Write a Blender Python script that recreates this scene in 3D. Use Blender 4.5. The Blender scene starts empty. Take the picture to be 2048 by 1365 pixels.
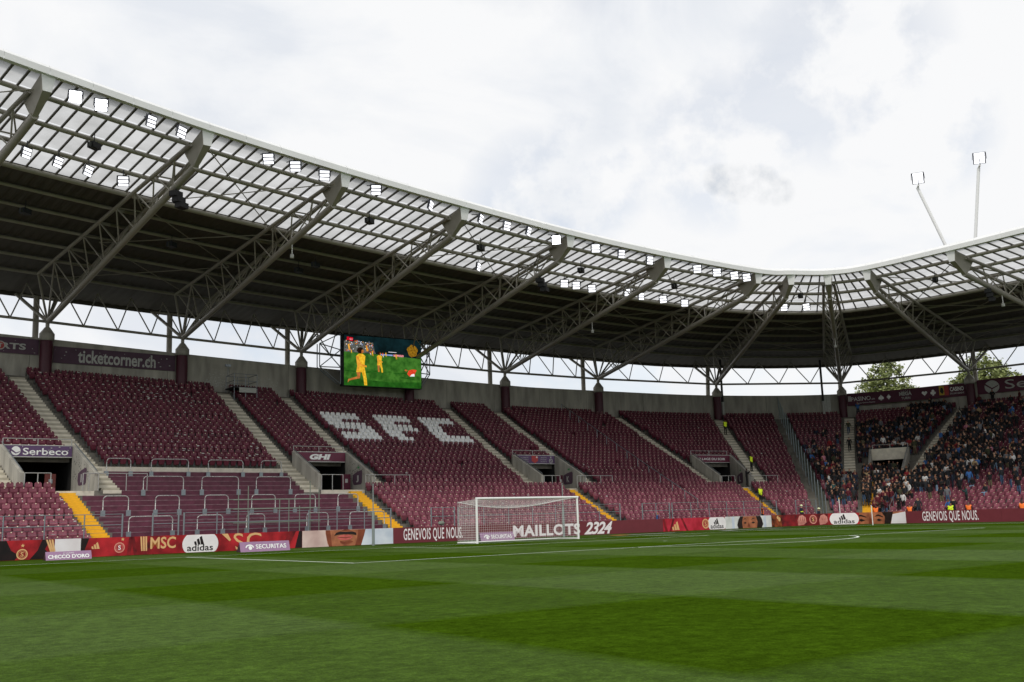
import bpy, bmesh, math, random
import numpy as np
from math import sin, cos, pi, hypot, floor, radians, atan2, sqrt
from mathutils import Matrix, Vector
random.seed(11)
sc = bpy.context.scene
COL = sc.collection

# ------------------------------------------------------------------ camera
cam_d = bpy.data.cameras.new('camera'); cam = bpy.data.objects.new('camera', cam_d); COL.objects.link(cam)
yaw, pitch, roll, FPX = 0.6446, 0.1766, -0.0301, 1997.7
fw = Vector((sin(yaw)*cos(pitch), cos(yaw)*cos(pitch), sin(pitch)))
rt = Vector((cos(yaw), -sin(yaw), 0)); up = rt.cross(fw)
r2 = rt*cos(roll)+up*sin(roll); u2 = -rt*sin(roll)+up*cos(roll)
CAM = Vector((-36.254, -47.07, 1.286))
m = Matrix((r2, u2, -fw)).transposed().to_4x4(); m.translation = CAM
cam.matrix_world = m
cam_d.sensor_width = 36; cam_d.lens = FPX/2048*36; cam_d.clip_end = 3000; cam_d.clip_start = .1
sc.camera = cam
def to_px(p):
    d = Vector(p)-CAM; z = d.dot(fw)
    return (1024+FPX*d.dot(r2)/z, 682.5-FPX*d.dot(u2)/z, z)

# ------------------------------------------------------------------ world
SUN_EL, SUN_AZ = radians(48), radians(232)      # azimuth the light comes from, clockwise from +y
w = bpy.data.worlds.new('World'); sc.world = w; w.use_nodes = True
nt = w.node_tree; N = nt.nodes; L = nt.links; N.clear()
def nd(t, tree=None, **kw):
    n = (tree or nt).nodes.new(t)
    for k, v in kw.items(): setattr(n, k, v)
    return n
wo = nd('ShaderNodeOutputWorld'); bg = nd('ShaderNodeBackground')
sky = nd('ShaderNodeTexSky', sky_type='NISHITA', sun_disc=False, sun_elevation=SUN_EL, sun_rotation=SUN_AZ)
sky.air_density = 1.0; sky.dust_density = 1.5
skm = nd('ShaderNodeMix', data_type='RGBA', blend_type='MULTIPLY'); skm.inputs[0].default_value = 1
L.new(sky.outputs[0], skm.inputs[6]); skm.inputs[7].default_value = (.14, .14, .14, 1)
tc = nd('ShaderNodeTexCoord'); mp = nd('ShaderNodeMapping'); mp.inputs['Scale'].default_value = (1, 1, 2.1)
mp.inputs['Location'].default_value = (.31, .12, .43)
L.new(tc.outputs['Generated'], mp.inputs[0])
n1 = nd('ShaderNodeTexNoise'); n1.inputs['Scale'].default_value = 2.3; n1.inputs['Detail'].default_value = 9; n1.inputs['Roughness'].default_value = .52; n1.inputs['Distortion'].default_value = .35
n2 = nd('ShaderNodeTexNoise'); n2.inputs['Scale'].default_value = 3.1; n2.inputs['Detail'].default_value = 10; n2.inputs['Roughness'].default_value = .56; n2.inputs['Distortion'].default_value = .5
L.new(mp.outputs[0], n1.inputs['Vector']); L.new(mp.outputs[0], n2.inputs['Vector'])
cr1 = nd('ShaderNodeValToRGB'); e = cr1.color_ramp.elements
e[0].position = .33; e[0].color = (.75, .75, .75, 1); e[1].position = .42; e[1].color = (1, 1, 1, 1)
L.new(n1.outputs[0], cr1.inputs[0])
cr2 = nd('ShaderNodeValToRGB'); e = cr2.color_ramp.elements
e[0].position = .39; e[0].color = (.74, .77, .82, 1); e[1].position = .57; e[1].color = (.885, .89, .90, 1)
x = cr2.color_ramp.elements.new(.48); x.color = (.825, .842, .87, 1)
L.new(n2.outputs[0], cr2.inputs[0])
def sky_dir(px, py): return (fw+r2*(px-1024)/FPX-u2*(py-682.5)/FPX).normalized()
def wm(op, a_, b_):
    n = nd('ShaderNodeMath', operation=op)
    for i, v in enumerate((a_, b_)):
        if isinstance(v, (int, float)): n.inputs[i].default_value = v
        else: L.new(v, n.inputs[i])
    return n.outputs[0]
wn = nd('ShaderNodeTexNoise'); wn.inputs['Scale'].default_value = 12; wn.inputs['Detail'].default_value = 8; wn.inputs['Roughness'].default_value = .6
L.new(tc.outputs['Generated'], wn.inputs['Vector'])
def patch(px, py, deg):
    d = nd('ShaderNodeVectorMath', operation='DOT_PRODUCT'); L.new(tc.outputs['Generated'], d.inputs[0]); d.inputs[1].default_value = sky_dir(px, py)
    # 1 at the middle, 0 at the rim
    return wm('MAXIMUM', wm('DIVIDE', wm('SUBTRACT', d.outputs['Value'], cos(radians(deg))), 1-cos(radians(deg))), 0)
def patches(lst, amp=5.0, thr=.52):
    out = None
    for px, py, deg in lst:
        s = patch(px, py, deg); out = s if out is None else wm('MAXIMUM', out, s)
    torn = wm('MINIMUM', wm('MAXIMUM', wm('MULTIPLY', wm('SUBTRACT', wn.outputs[0], thr), amp), 0), 1)
    return wm('MULTIPLY', wm('MINIMUM', wm('MULTIPLY', out, 1.6), 1), torn)
blue = patches([(1080, 420, 5), (1180, 350, 4), (1430, 300, 5), (1690, 130, 6), (1560, 210, 4), (1850, 260, 4), (1250, 800, 8), (600, 700, 9)], 8.0, .47)
grey = patches([(1440, 360, 1.0), (1480, 366, 1.25), (1520, 370, 1.2), (1560, 384, .9)], 5.0, .40)
cov = wm('MULTIPLY', cr1.outputs[0], wm('SUBTRACT', 1.0, wm('MULTIPLY', blue, .22)))
mg = nd('ShaderNodeMix', data_type='RGBA'); L.new(wm('MULTIPLY', grey, .95), mg.inputs[0]); L.new(cr2.outputs[0], mg.inputs[6]); mg.inputs[7].default_value = (.57, .60, .64, 1)
mx = nd('ShaderNodeMix', data_type='RGBA')
L.new(cov, mx.inputs[0]); L.new(skm.outputs[2], mx.inputs[6]); L.new(mg.outputs[2], mx.inputs[7])
L.new(mx.outputs[2], bg.inputs[0]); bg.inputs[1].default_value = 1.0; L.new(bg.outputs[0], wo.inputs[0])
# ------------------------------------------------------------------ sun behind thin cloud
sd = bpy.data.lights.new('sun', 'SUN'); so = bpy.data.objects.new('sun', sd); COL.objects.link(so)
sd.energy = 1.5; sd.angle = radians(14); sd.color = (1, .965, .91)
sdir = Vector((-sin(SUN_AZ)*cos(SUN_EL), -cos(SUN_AZ)*cos(SUN_EL), -sin(SUN_EL)))
so.rotation_euler = sdir.to_track_quat('-Z', 'Y').to_euler(); so.location = (0, 0, 60)
vs = sc.view_settings; vs.view_transform = 'Standard'; vs.look = 'None'; vs.exposure = 0.1; vs.gamma = 1; vs.use_curve_mapping = False
sc.cycles.use_denoising = True
sc.cycles.max_bounces = 8; sc.cycles.diffuse_bounces = 4; sc.cycles.transparent_max_bounces = 16
sc.cycles.sample_clamp_indirect = 4

# ------------------------------------------------------------------ helpers
def hexc(h):
    h = h.lstrip('#'); c = [int(h[i:i+2], 16)/255 for i in (0, 2, 4)]
    return tuple(x/12.92 if x <= .04045 else ((x+.055)/1.055)**2.4 for x in c)
def mat(name, col, rough=.6, metal=0, var=.12, scale=3.0, bump=0.0, bscale=60, emit=0.0, spec=.5, col2=None, detail=5, stretch=None):
    """procedural surface: base colour with noise variation and wear"""
    m = bpy.data.materials.new(name); m.use_nodes = True; t = m.node_tree; b = t.nodes['Principled BSDF']
    if isinstance(col, str): col = hexc(col)
    if isinstance(col2, str): col2 = hexc(col2)
    b.inputs['Roughness'].default_value = rough; b.inputs['Metallic'].default_value = metal
    b.inputs['Specular IOR Level'].default_value = spec
    tcn = nd('ShaderNodeTexCoord', t)
    if var > 0 or col2:
        nz = nd('ShaderNodeTexNoise', t); nz.inputs['Scale'].default_value = scale; nz.inputs['Detail'].default_value = detail
        if stretch:
            mpn = nd('ShaderNodeMapping', t); mpn.inputs['Scale'].default_value = stretch; t.links.new(tcn.outputs['Object'], mpn.inputs[0]); t.links.new(mpn.outputs[0], nz.inputs['Vector'])
        else: t.links.new(tcn.outputs['Object'], nz.inputs['Vector'])
        rp = nd('ShaderNodeValToRGB', t); e = rp.color_ramp.elements
        e[0].position = .32; e[1].position = .68
        e[0].color = (*[c*(1-var) for c in col], 1)
        e[1].color = (*(col2 if col2 else [min(1, c*(1+var)) for c in col]), 1)
        t.links.new(nz.outputs[0], rp.inputs[0]); t.links.new(rp.outputs[0], b.inputs['Base Color'])
        if emit:
            m.cycles.emission_sampling = 'NONE'; t.links.new(rp.outputs[0], b.inputs['Emission Color']); b.inputs['Emission Strength'].default_value = emit
    else:
        b.inputs['Base Color'].default_value = (*col, 1)
        if emit:
            b.inputs['Emission Color'].default_value = (*col, 1); b.inputs['Emission Strength'].default_value = emit
    if bump:
        nb = nd('ShaderNodeTexNoise', t); nb.inputs['Scale'].default_value = bscale; nb.inputs['Detail'].default_value = 6
        bp = nd('ShaderNodeBump', t); bp.inputs['Strength'].default_value = bump; bp.inputs['Distance'].default_value = .02
        t.links.new(tcn.outputs['Object'], nb.inputs['Vector']); t.links.new(nb.outputs[0], bp.inputs['Height']); t.links.new(bp.outputs[0], b.inputs['Normal'])
    return m
def tag(o, label=None, cat=None, group=None, kind=None):
    if label: o['label'] = label
    if cat: o['category'] = cat
    if group: o['group'] = group
    if kind: o['kind'] = kind
    return o
def thing(name, loc, label, cat, group=None):
    o = bpy.data.objects.new(name, None); o.empty_display_size = .3; COL.objects.link(o); o.location = loc
    return tag(o, label, cat, group)
def adopt(o, parent):
    if parent is not None:
        o.parent = parent
        o.matrix_parent_inverse = Matrix.Translation(-Vector(parent.location)) if parent.parent is None else Matrix.Identity(4)
    return o
def mobj(name, me, parent=None, mw=None):
    o = bpy.data.objects.new(name, me); COL.objects.link(o); adopt(o, parent)
    if mw is not None:
        o.matrix_basis = mw if not isinstance(mw, (tuple, Vector)) else Matrix.Translation(mw)
    return o
def mesh(name, vs_, fs, mats, mi=None, smooth=False):
    me = bpy.data.meshes.new(name); me.from_pydata([tuple(v) for v in vs_], [], fs)
    for mm in (mats if isinstance(mats, (list, tuple)) else [mats]): me.materials.append(mm)
    if mi is not None: me.polygons.foreach_set('material_index', mi)
    if smooth: me.polygons.foreach_set('use_smooth', [True]*len(me.polygons))
    me.update(); return me
def geo(name, vs_, fs, mats, parent=None, mi=None, smooth=False):
    return mobj(name, mesh(name, vs_, fs, mats, mi, smooth), parent)
CUBE_V = [(-.5, -.5, -.5), (.5, -.5, -.5), (.5, .5, -.5), (-.5, .5, -.5), (-.5, -.5, .5), (.5, -.5, .5), (.5, .5, .5), (-.5, .5, .5)]
CUBE_F = [(0, 3, 2, 1), (4, 5, 6, 7), (0, 1, 5, 4), (1, 2, 6, 5), (2, 3, 7, 6), (3, 0, 4, 7)]
_cache = {}
def unit_box(mt):
    k = ('b', mt.name)
    if k not in _cache: _cache[k] = mesh('box', CUBE_V, CUBE_F, mt)
    return _cache[k]
def unit_tube(mt, n=8):
    k = ('t', mt.name, n)
    if k not in _cache:
        v = [(cos(2*pi*i/n), sin(2*pi*i/n), z) for z in (0, 1) for i in range(n)]
        f = [(i, (i+1) % n, n+(i+1) % n, n+i) for i in range(n)]+[tuple(reversed(range(n))), tuple(range(n, 2*n))]
        me = mesh('tube', v, f, mt); me.polygons.foreach_set('use_smooth', [True]*n+[False, False]); _cache[k] = me
    return _cache[k]
def tube(name, p, q, r, mt, parent=None, n=8):
    p = Vector(p); q = Vector(q); d = q-p; l = max(d.length, 1e-4)
    mw = Matrix.Translation(p) @ d.to_track_quat('Z', 'Y').to_matrix().to_4x4() @ Matrix.Diagonal((r, r, l, 1))
    return mobj(name, unit_tube(mt, n), parent, mw)
def box(name, c, d, mt, parent=None, rz=0, rx=0):
    mw = Matrix.Translation(c) @ Matrix.Rotation(rz, 4, 'Z') @ Matrix.Rotation(rx, 4, 'X') @ Matrix.Diagonal((*d, 1))
    return mobj(name, unit_box(mt), parent, mw)
def bar(name, p, q, w_, h_, mt, parent=None):
    """rectangular bar from p to q, width w_ horizontal, height h_"""
    p = Vector(p); q = Vector(q); d = q-p; l = d.length; z = d.normalized()
    s = z.cross(Vector((0, 0, 1))); s = s.normalized() if s.length > 1e-5 else Vector((1, 0, 0)); t = s.cross(z)
    mw = Matrix((s, t, z)).transposed().to_4x4(); mw.translation = (p+q)/2
    return mobj(name, unit_box(mt), parent, mw @ Matrix.Diagonal((w_, h_, l, 1)))
def poly_tube_geo(pts, r, n=6, closed=False):
    V = []; F = []
    P = [Vector(p) for p in pts]; k = len(P)
    ref = Vector((0, 0, 1))
    for i, p in enumerate(P):
        a = P[i-1] if i > 0 else P[i]; b = P[i+1] if i < k-1 else P[i]
        d = (b-a).normalized()
        s = d.cross(ref)
        if s.length < .05: s = d.cross(Vector((1, 0, 0)))
        s.normalize(); t = d.cross(s)
        for j in range(n):
            an = 2*pi*j/n; V.append(p+s*cos(an)*r+t*sin(an)*r)
    for i in range(k-1):
        for j in range(n):
            F.append((i*n+j, i*n+(j+1) % n, (i+1)*n+(j+1) % n, (i+1)*n+j))
    F.append(tuple(range(n))); F.append(tuple(reversed(range((k-1)*n, k*n))))
    return V, F
def poly_tube(name, pts, r, mt, parent=None, n=6):
    V, F = poly_tube_geo(pts, r, n)
    o = geo(name, V, F, mt, parent); o.data.polygons.foreach_set('use_smooth', [True]*len(F)); return o
class Join:
    """collects pieces into one mesh"""
    def __init__(s): s.v = []; s.f = []; s.mi = []
    def add(s, v, f, mi=0):
        o = len(s.v); s.v += [tuple(x) for x in v]; s.f += [tuple(i+o for i in q) for q in f]; s.mi += [mi]*len(f)
    def box(s, c, d, rz=0, mi=0):
        ca, sa = cos(rz), sin(rz)
        s.add([(c[0]+(x*d[0])*ca-(y*d[1])*sa, c[1]+(x*d[0])*sa+(y*d[1])*ca, c[2]+z*d[2]) for x, y, z in CUBE_V], CUBE_F, mi)
    def tube(s, pts, r, n=5, mi=0):
        v, f = poly_tube_geo(pts, r, n); s.add(v, f, mi)
    def build(s, name, mats, parent=None, smooth=False): return geo(name, s.v, s.f, mats, parent, s.mi, smooth)
# text as flat mesh (unit: fitted into w x h box, origin bottom-left)
def text_mesh(body, mt, bold=0.0, shear=0.0, spacing=1.0):
    c = bpy.data.curves.new('lettering', 'FONT'); c.body = body; c.size = 1; c.offset = bold; c.shear = shear; c.space_character = spacing
    c.resolution_u = 3; c.fill_mode = 'FRONT'
    o = bpy.data.objects.new('tmp', c); me = bpy.data.meshes.new_from_object(o)
    bpy.data.objects.remove(o); bpy.data.curves.remove(c)
    co = np.empty(len(me.vertices)*3); me.vertices.foreach_get('co', co); co = co.reshape(-1, 3)
    lo = co.min(0); hi = co.max(0); co = (co-lo)/np.maximum(hi-lo, 1e-6); co[:, 2] = 0
    me.vertices.foreach_set('co', co.ravel()); me.materials.clear(); me.materials.append(mt); me.name = 'lettering'
    return me
class Plane:
    """flat face seen from the pitch: O bottom-left, R to the right, U up; N towards the viewer"""
    def __init__(s, O, R, U=(0, 0, 1)):
        s.O = Vector(O); s.R = Vector(R).normalized(); s.U = Vector(U).normalized(); s.N = s.R.cross(s.U).normalized()
    def at(s, a, b, off=0): return s.O+s.R*a+s.U*b+s.N*off
    def mw(s, a, b, wd, ht, off):
        M_ = Matrix((s.R*wd, s.U*ht, s.N)).transposed().to_4x4(); M_.translation = s.at(a, b, off); return M_
    def text(s, body, a, b, wd, ht, mt, parent, off=.012, name='lettering', **kw):
        return mobj(name, text_mesh(body, mt, **kw), parent, s.mw(a, b, wd, ht, off))
    def poly(s, name, pts, mt, parent, off=.006):
        return geo(name, [s.at(a, b, off) for a, b in pts], [tuple(range(len(pts)))], mt, parent)
    def polys(s, name, lst, mt, parent, off=.006):
        j = Join()
        for pts in lst: j.add([s.at(a, b, off) for a, b in pts], [tuple(range(len(pts)))])
        return j.build(name, mt, parent)
    def disc(s, name, a, b, ra, rb, mt, parent, off=.006, n=24):
        return s.poly(name, [(a+ra*cos(2*pi*i/n), b+rb*sin(2*pi*i/n)) for i in range(n)], mt, parent, off)
    def ring(s, name, a, b, r0, r1, mt, parent, off=.008, n=24, sx=1):
        j = Join()
        for i in range(n):
            t0, t1 = 2*pi*i/n, 2*pi*(i+1)/n
            j.add([s.at(a+sx*r*cos(t), b+r*sin(t), off) for r, t in ((r0, t0), (r1, t0), (r1, t1), (r0, t1))], [(0, 1, 2, 3)])
        return j.build(name, mt, parent)

# ------------------------------------------------------------------ plan of the bowl (stations along the stand)
CX = [(-41, 34.2), (-30.2, 35.0), (-19.54, 35.36), (-8.9, 35.87), (1.92, 35.99), (13.03, 35.72), (24.0, 35.04), (35.9, 34.1), (52.2, 31.66), (66.1, 24.18), (70.93, 10.69), (73.2, -4), (74.2, -19), (74.5, -34)]
TX = [(-35, 3.3), (-26.31, 4.46), (-17.78, 5.3), (-8.96, 5.82), (-.04, 6.0), (8.99, 5.82), (18.21, 5.26), (27.8, 4.4), (31.13, 3.69), (33.92, 2.08), (35.38, -.67), (35.82, -7.78), (36.1, -16), (36.2, -26)]
FX = [(-36, 9.1), (-26.6, 9.25), (-17.3, 9.3), (-8.06, 9.3), (1.36, 9.3), (11.0, 9.3), (20.6, 9.3), (30.7, 9.2), (36.6, 8.7), (40.6, 6.2), (41.9, .5), (42.2, -9), (42.4, -20), (42.4, -32)]
ZT = [(25.4,), (24.57,), (23.75,), (23.07,), (22.44,), (21.80,), (21.32,), (21.05,), (21.2,), (21.2,), (21.2,), (21.2,), (21.3,), (21.4,)]
def crm(P, u):
    u = u+1; n = len(P); i = int(floor(u)); i = max(0, min(n-2, i)); f = u-i
    def g(j):
        if j < 0: return [2*a-b for a, b in zip(P[0], P[1])]
        if j >= n: return [2*a-b for a, b in zip(P[n-1], P[n-2])]
        return P[j]
    return [0.5*((2*q)+(-p+r)*f+(2*p-5*q+4*r-s)*f*f+(-p+3*q-3*r+s)*f**3) for p, q, r, s in zip(g(i-1), g(i), g(i+1), g(i+2))]
def Cp(u): return crm(CX, u)
def Tp(u): return crm(TX, u)
def Fp(u): return crm(FX, u)
def zt(u): return crm(ZT, u)[0]
def tilt(x): return 1-.0018*max(-45, min(x, 27))
def zk(k): return .3+.30*k+.0008*k*k
NR = 38
def stand(u, k):
    F = Fp(u); C = Cp(u); Ln = hypot(C[0]-F[0], C[1]-F[1]); t = k/NR*(1-.35/Ln)
    x = F[0]+(C[0]-F[0])*t; y = F[1]+(C[1]-F[1])*t
    return Vector((x, y, zk(min(k, NR))*(1+(tilt(x)-1)*k/NR)))
def zrow(u, k): return stand(u, floor(k+1e-6)).z
def zwall(u): return 15.55*tilt(Cp(u)[0])
def znode(u): return zwall(u)+1.25
def vrear(u):
    T = Tp(u); C = Cp(u); return 1+3.5/hypot(C[0]-T[0], C[1]-T[1])
def roof(u, v, dz=0, side=0):
    T = Tp(u); C = Cp(u); Ln = hypot(C[0]-T[0], C[1]-T[1]); dx, dy = (C[0]-T[0])/Ln, (C[1]-T[1])/Ln
    zr = 19.75*(1-.0011*max(-45, min(C[0], 45))); z0 = zt(u)-.55
    return Vector((T[0]+dx*Ln*v+dy*side, T[1]+dy*Ln*v-dx*side, z0+(zr-z0)*v/(1+3.5/Ln)+dz))
def facing(u, k):
    """unit vector down the rake towards the pitch, and the row tangent (to the right seen from the pitch)"""
    a = stand(u-.01, k); b = stand(u+.01, k); t = (b-a); t.z = 0; t.normalize()
    return Vector((t.y, -t.x, 0)), t
def sample_u(a, b, step=.06):
    n = max(1, int(math.ceil((b-a)/step))); return [a+(b-a)*i/n for i in range(n+1)]
# ------------------------------------------------------------------ materials
M = {}
M['concrete'] = mat('concrete', '#a5a196', .85, var=.26, scale=1.6, bump=.3, bscale=20, detail=9, stretch=(1, 1, .22))
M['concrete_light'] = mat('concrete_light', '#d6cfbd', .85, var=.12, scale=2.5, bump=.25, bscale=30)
M['concrete_shaded'] = mat('shaded_step_concrete', '#ada695', .9, var=.16, scale=2.5, bump=.25, bscale=30)  # darker half steps: shading of the risers put into the colour
M['terrace'] = mat('terrace_concrete', '#6f6b62', .9, var=.25, scale=2, bump=.2)
M['maroon_paint'] = mat('maroon_floor_paint', '#5c2638', .55, var=.18, scale=2.6, bump=.15, bscale=15, col2='#6a3044', detail=9)
M['nosing'] = mat('worn_step_edge', '#7d5560', .6, var=.3, scale=4, col2='#94767c')
M['yellow'] = mat('yellow_paint', '#e8b21c', .6, var=.1, scale=5)
M['column'] = mat('maroon_column', '#4a1526', .5, var=.1)
M['steel'] = mat('painted_steel', '#9c978b', .45, var=.08, scale=1.5)
M['steel_dark'] = mat('glazing_bar', '#5b574f', .5, var=.1)
M['galv'] = mat('galvanised_steel', '#8b9296', .4, metal=.6, var=.15, scale=8)
M['deck'] = mat('roof_deck', '#49453c', .6, var=.12, scale=.8)
M['fascia'] = mat('white_fascia', '#e6e6e4', .4, var=.04, scale=.6)
M['white'] = mat('white_paint', '#eeeeea', .4, var=.03)
M['offwhite'] = mat('faded_white_print', '#b9bab4', .7, var=.14, scale=7, detail=9)
M['black'] = mat('black', '#0c0c0d', .6, var=.1)
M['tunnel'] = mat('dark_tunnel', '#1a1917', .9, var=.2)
M['cream'] = mat('cream_tag', '#e6d9b8', .6, var=0)
M['line'] = mat('line_paint', '#dfe6da', .9, var=.12, scale=18)
M['net'] = mat('net_cord', '#e9e9e6', .8, var=0)
M['pole_grey'] = mat('grey_mast', '#87908d', .5, var=.06)
M['bracket'] = mat('seat_bracket', '#4b4d4c', .6, var=.1)
def glass_mat():
    m = bpy.data.materials.new('clear_glass'); m.use_nodes = True; t = m.node_tree; t.nodes.clear()
    o = nd('ShaderNodeOutputMaterial', t); g = nd('ShaderNodeBsdfGlossy', t); g.inputs['Roughness'].default_value = .05
    tr = nd('ShaderNodeBsdfTransparent', t); tr.inputs[0].default_value = (.72, .82, .78, 1)
    mxs = nd('ShaderNodeMixShader', t); mxs.inputs[0].default_value = .12
    t.links.new(tr.outputs[0], mxs.inputs[1]); t.links.new(g.outputs[0], mxs.inputs[2]); t.links.new(mxs.outputs[0], o.inputs[0]); return m
M['glass'] = glass_mat()
def panel_mat():
    m = bpy.data.materials.new('translucent_roof_sheet'); m.use_nodes = True; t = m.node_tree; t.nodes.clear()
    o = nd('ShaderNodeOutputMaterial', t); tl = nd('ShaderNodeBsdfTranslucent', t); df = nd('ShaderNodeBsdfDiffuse', t)
    tcn = nd('ShaderNodeTexCoord', t); nz = nd('ShaderNodeTexNoise', t); nz.inputs['Scale'].default_value = .5; nz.inputs['Detail'].default_value = 6
    rp = nd('ShaderNodeValToRGB', t); e = rp.color_ramp.elements; e[0].color = (.49, .49, .485, 1); e[1].color = (.66, .66, .66, 1); e[0].position = .35; e[1].position = .65
    t.links.new(tcn.outputs['Object'], nz.inputs['Vector']); t.links.new(nz.outputs[0], rp.inputs[0]); t.links.new(rp.outputs[0], tl.inputs[0])
    df.inputs[0].default_value = (.55, .55, .54, 1)
    mxs = nd('ShaderNodeMixShader', t); mxs.inputs[0].default_value = .15
    t.links.new(tl.outputs[0], mxs.inputs[1]); t.links.new(df.outputs[0], mxs.inputs[2]); t.links.new(mxs.outputs[0], o.inputs[0]); return m
M['panel'] = panel_mat()
def lamp_mat(name, s):
    m = bpy.data.materials.new(name); m.use_nodes = True; m.cycles.emission_sampling = 'NONE'; t = m.node_tree; t.nodes.clear()
    o = nd('ShaderNodeOutputMaterial', t); em = nd('ShaderNodeEmission', t); em.inputs[0].default_value = (.95, .96, 1, 1); em.inputs[1].default_value = s
    t.links.new(em.outputs[0], o.inputs[0]); return m
M['lamp'] = lamp_mat('lamp_led', 1.7); M['lamp_bright'] = lamp_mat('lamp_led_bright', 12)

# ------------------------------------------------------------------ ground and pitch
def grass_mat():
    m = bpy.data.materials.new('mown_grass'); m.use_nodes = True; t = m.node_tree; b = t.nodes['Principled BSDF']
    ln = t.links.new
    tcn = nd('ShaderNodeTexCoord', t); sx = nd('ShaderNodeSeparateXYZ', t)
    wob = nd('ShaderNodeTexNoise', t); wob.inputs['Scale'].default_value = 1.2
    ln(tcn.outputs['Object'], wob.inputs['Vector'])
    wv = nd('ShaderNodeVectorMath', t, operation='SCALE'); wv.inputs['Scale'].default_value = .10
    ln(wob.outputs[1], wv.inputs[0]); wa = nd('ShaderNodeVectorMath', t, operation='ADD'); ln(tcn.outputs['Object'], wa.inputs[0]); ln(wv.outputs[0], wa.inputs[1])
    ln(wa.outputs[0], sx.inputs[0])
    def mth(op, a, b_=None, c=None):
        n = nd('ShaderNodeMath', t, operation=op)
        for i, v in enumerate((a, b_, c)):
            if v is None: continue
            if isinstance(v, (int, float)): n.inputs[i].default_value = v
            else: ln(v, n.inputs[i])
        return n.outputs[0]
    def stripes(coord, off, per):           # soft square wave: 1 light, 0 dark
        s = mth('SINE', mth('MULTIPLY', mth('SUBTRACT', coord, off), pi/per))
        return mth('MULTIPLY_ADD', mth('MINIMUM', mth('MAXIMUM', mth('MULTIPLY', s, 9), -1), 1), .5, .5)
    sxx = stripes(sx.outputs[0], -24.2, 5.62); syy = stripes(sx.outputs[1], -35.3, 6.15)
    tone = mth('ADD', mth('MULTIPLY', sxx, .64), mth('MULTIPLY', syy, .36))
    rp = nd('ShaderNodeValToRGB', t); e = rp.color_ramp.elements
    e[0].position = 0; e[0].color = (.037, .073, .0035, 1); e[1].position = 1; e[1].color = (.062, .104, .020, 1)
    md = e.new(.5); md.color = (.047, .087, .009, 1)
    ln(tone, rp.inputs[0])
    n1 = nd('ShaderNodeTexNoise', t); n1.inputs['Scale'].default_value = 38; n1.inputs['Detail'].default_value = 8; n1.inputs['Roughness'].default_value = .75
    n2 = nd('ShaderNodeTexNoise', t); n2.inputs['Scale'].default_value = .7; n2.inputs['Detail'].default_value = 5
    n3 = nd('ShaderNodeTexNoise', t); n3.inputs['Scale'].default_value = 4; n3.inputs['Detail'].default_value = 6; n3.inputs['Roughness'].default_value = .7
    for n in (n1, n2, n3): ln(tcn.outputs['Object'], n.inputs['Vector'])
    k1 = mth('MULTIPLY_ADD', n1.outputs[0], 2.6, -.3); k2 = mth('MULTIPLY_ADD', n2.outputs[0], .7, .65); k3 = mth('MULTIPLY_ADD', n3.outputs[0], 1.9, .05)
    n4 = nd('ShaderNodeTexNoise', t); n4.inputs['Scale'].default_value = 12; n4.inputs['Detail'].default_value = 6; n4.inputs['Roughness'].default_value = .7; ln(tcn.outputs['Object'], n4.inputs['Vector'])
    k1 = mth('MULTIPLY', k1, mth('MULTIPLY_ADD', n4.outputs[0], 1.5, .25))
    kk = mth('MULTIPLY', mth('MULTIPLY', k1, k2), k3)
    mxn = nd('ShaderNodeVectorMath', t, operation='SCALE'); ln(rp.outputs[0], mxn.inputs[0]); ln(kk, mxn.inputs['Scale'])
    ln(mxn.outputs[0], b.inputs['Base Color']); b.inputs['Roughness'].default_value = .75; ln(mth('MULTIPLY', tone, .03), b.inputs['Specular IOR Level'])
    nb = nd('ShaderNodeTexNoise', t); nb.inputs['Scale'].default_value = 45; nb.inputs['Detail'].default_value = 5; ln(tcn.outputs['Object'], nb.inputs['Vector'])
    bp = nd('ShaderNodeBump', t); bp.inputs['Strength'].default_value = .6; bp.inputs['Distance'].default_value = .03
    ln(nb.outputs[0], bp.inputs['Height']); ln(bp.outputs[0], b.inputs['Normal'])
    return m
M['grass'] = grass_mat()
M['ground'] = mat('outer_ground', '#5a5a56', .9, var=.2, scale=.05)
def quad(name, x0, y0, x1, y1, z, mt, parent=None):
    return geo(name, [(x0, y0, z), (x1, y0, z), (x1, y1, z), (x0, y1, z)], [(0, 1, 2, 3)], mt, parent)
tag(quad('ground', -1500, -1500, 1500, 1500, -.05, M['ground']), kind='structure')
pitch_o = tag(quad('pitch', -46, -125, 46, 12.5, 0, M['grass']), kind='structure')
LW = .12
def hline(x0, x1, y): quad('line_marking', x0, y-LW/2, x1, y+LW/2, .006, M['line'], pitch_o)
def vline(x, y0, y1): quad('line_marking', x-LW/2, y0, x+LW/2, y1, .006, M['line'], pitch_o)
hline(-34, 34, 0); vline(34, -105, -.06); hline(-34, 34, -105)
vline(-20.16, -16.44, -.06); vline(20.16, -16.44, -.06); hline(-20.22, 20.22, -16.5)
vline(-9.16, -5.44, -.06); vline(9.16, -5.44, -.06); hline(-9.22, 9.22, -5.5); hline(-34, 34, -52.5)
a0 = math.asin(5.5/9.15)
arc = [pi+a0+(pi-2*a0)*i/40 for i in range(41)]
V = []; Fc = []
for i, a in enumerate(arc):
    for r in (9.15-LW, 9.15): V.append((r*cos(a), -11+r*sin(a), .006))
for i in range(40): Fc.append((2*i, 2*i+2, 2*i+3, 2*i+1))
geo('penalty_arc', V, Fc, M['line'], pitch_o)
geo('penalty_spot', [(.11*cos(2*pi*i/16), -11+.11*sin(2*pi*i/16), .006) for i in range(16)], [tuple(range(16))], M['line'], pitch_o)

# ------------------------------------------------------------------ grandstand: terrace rows, aisles, vomitories, rear wall
U0, U1 = -.6, 10.3
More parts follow.
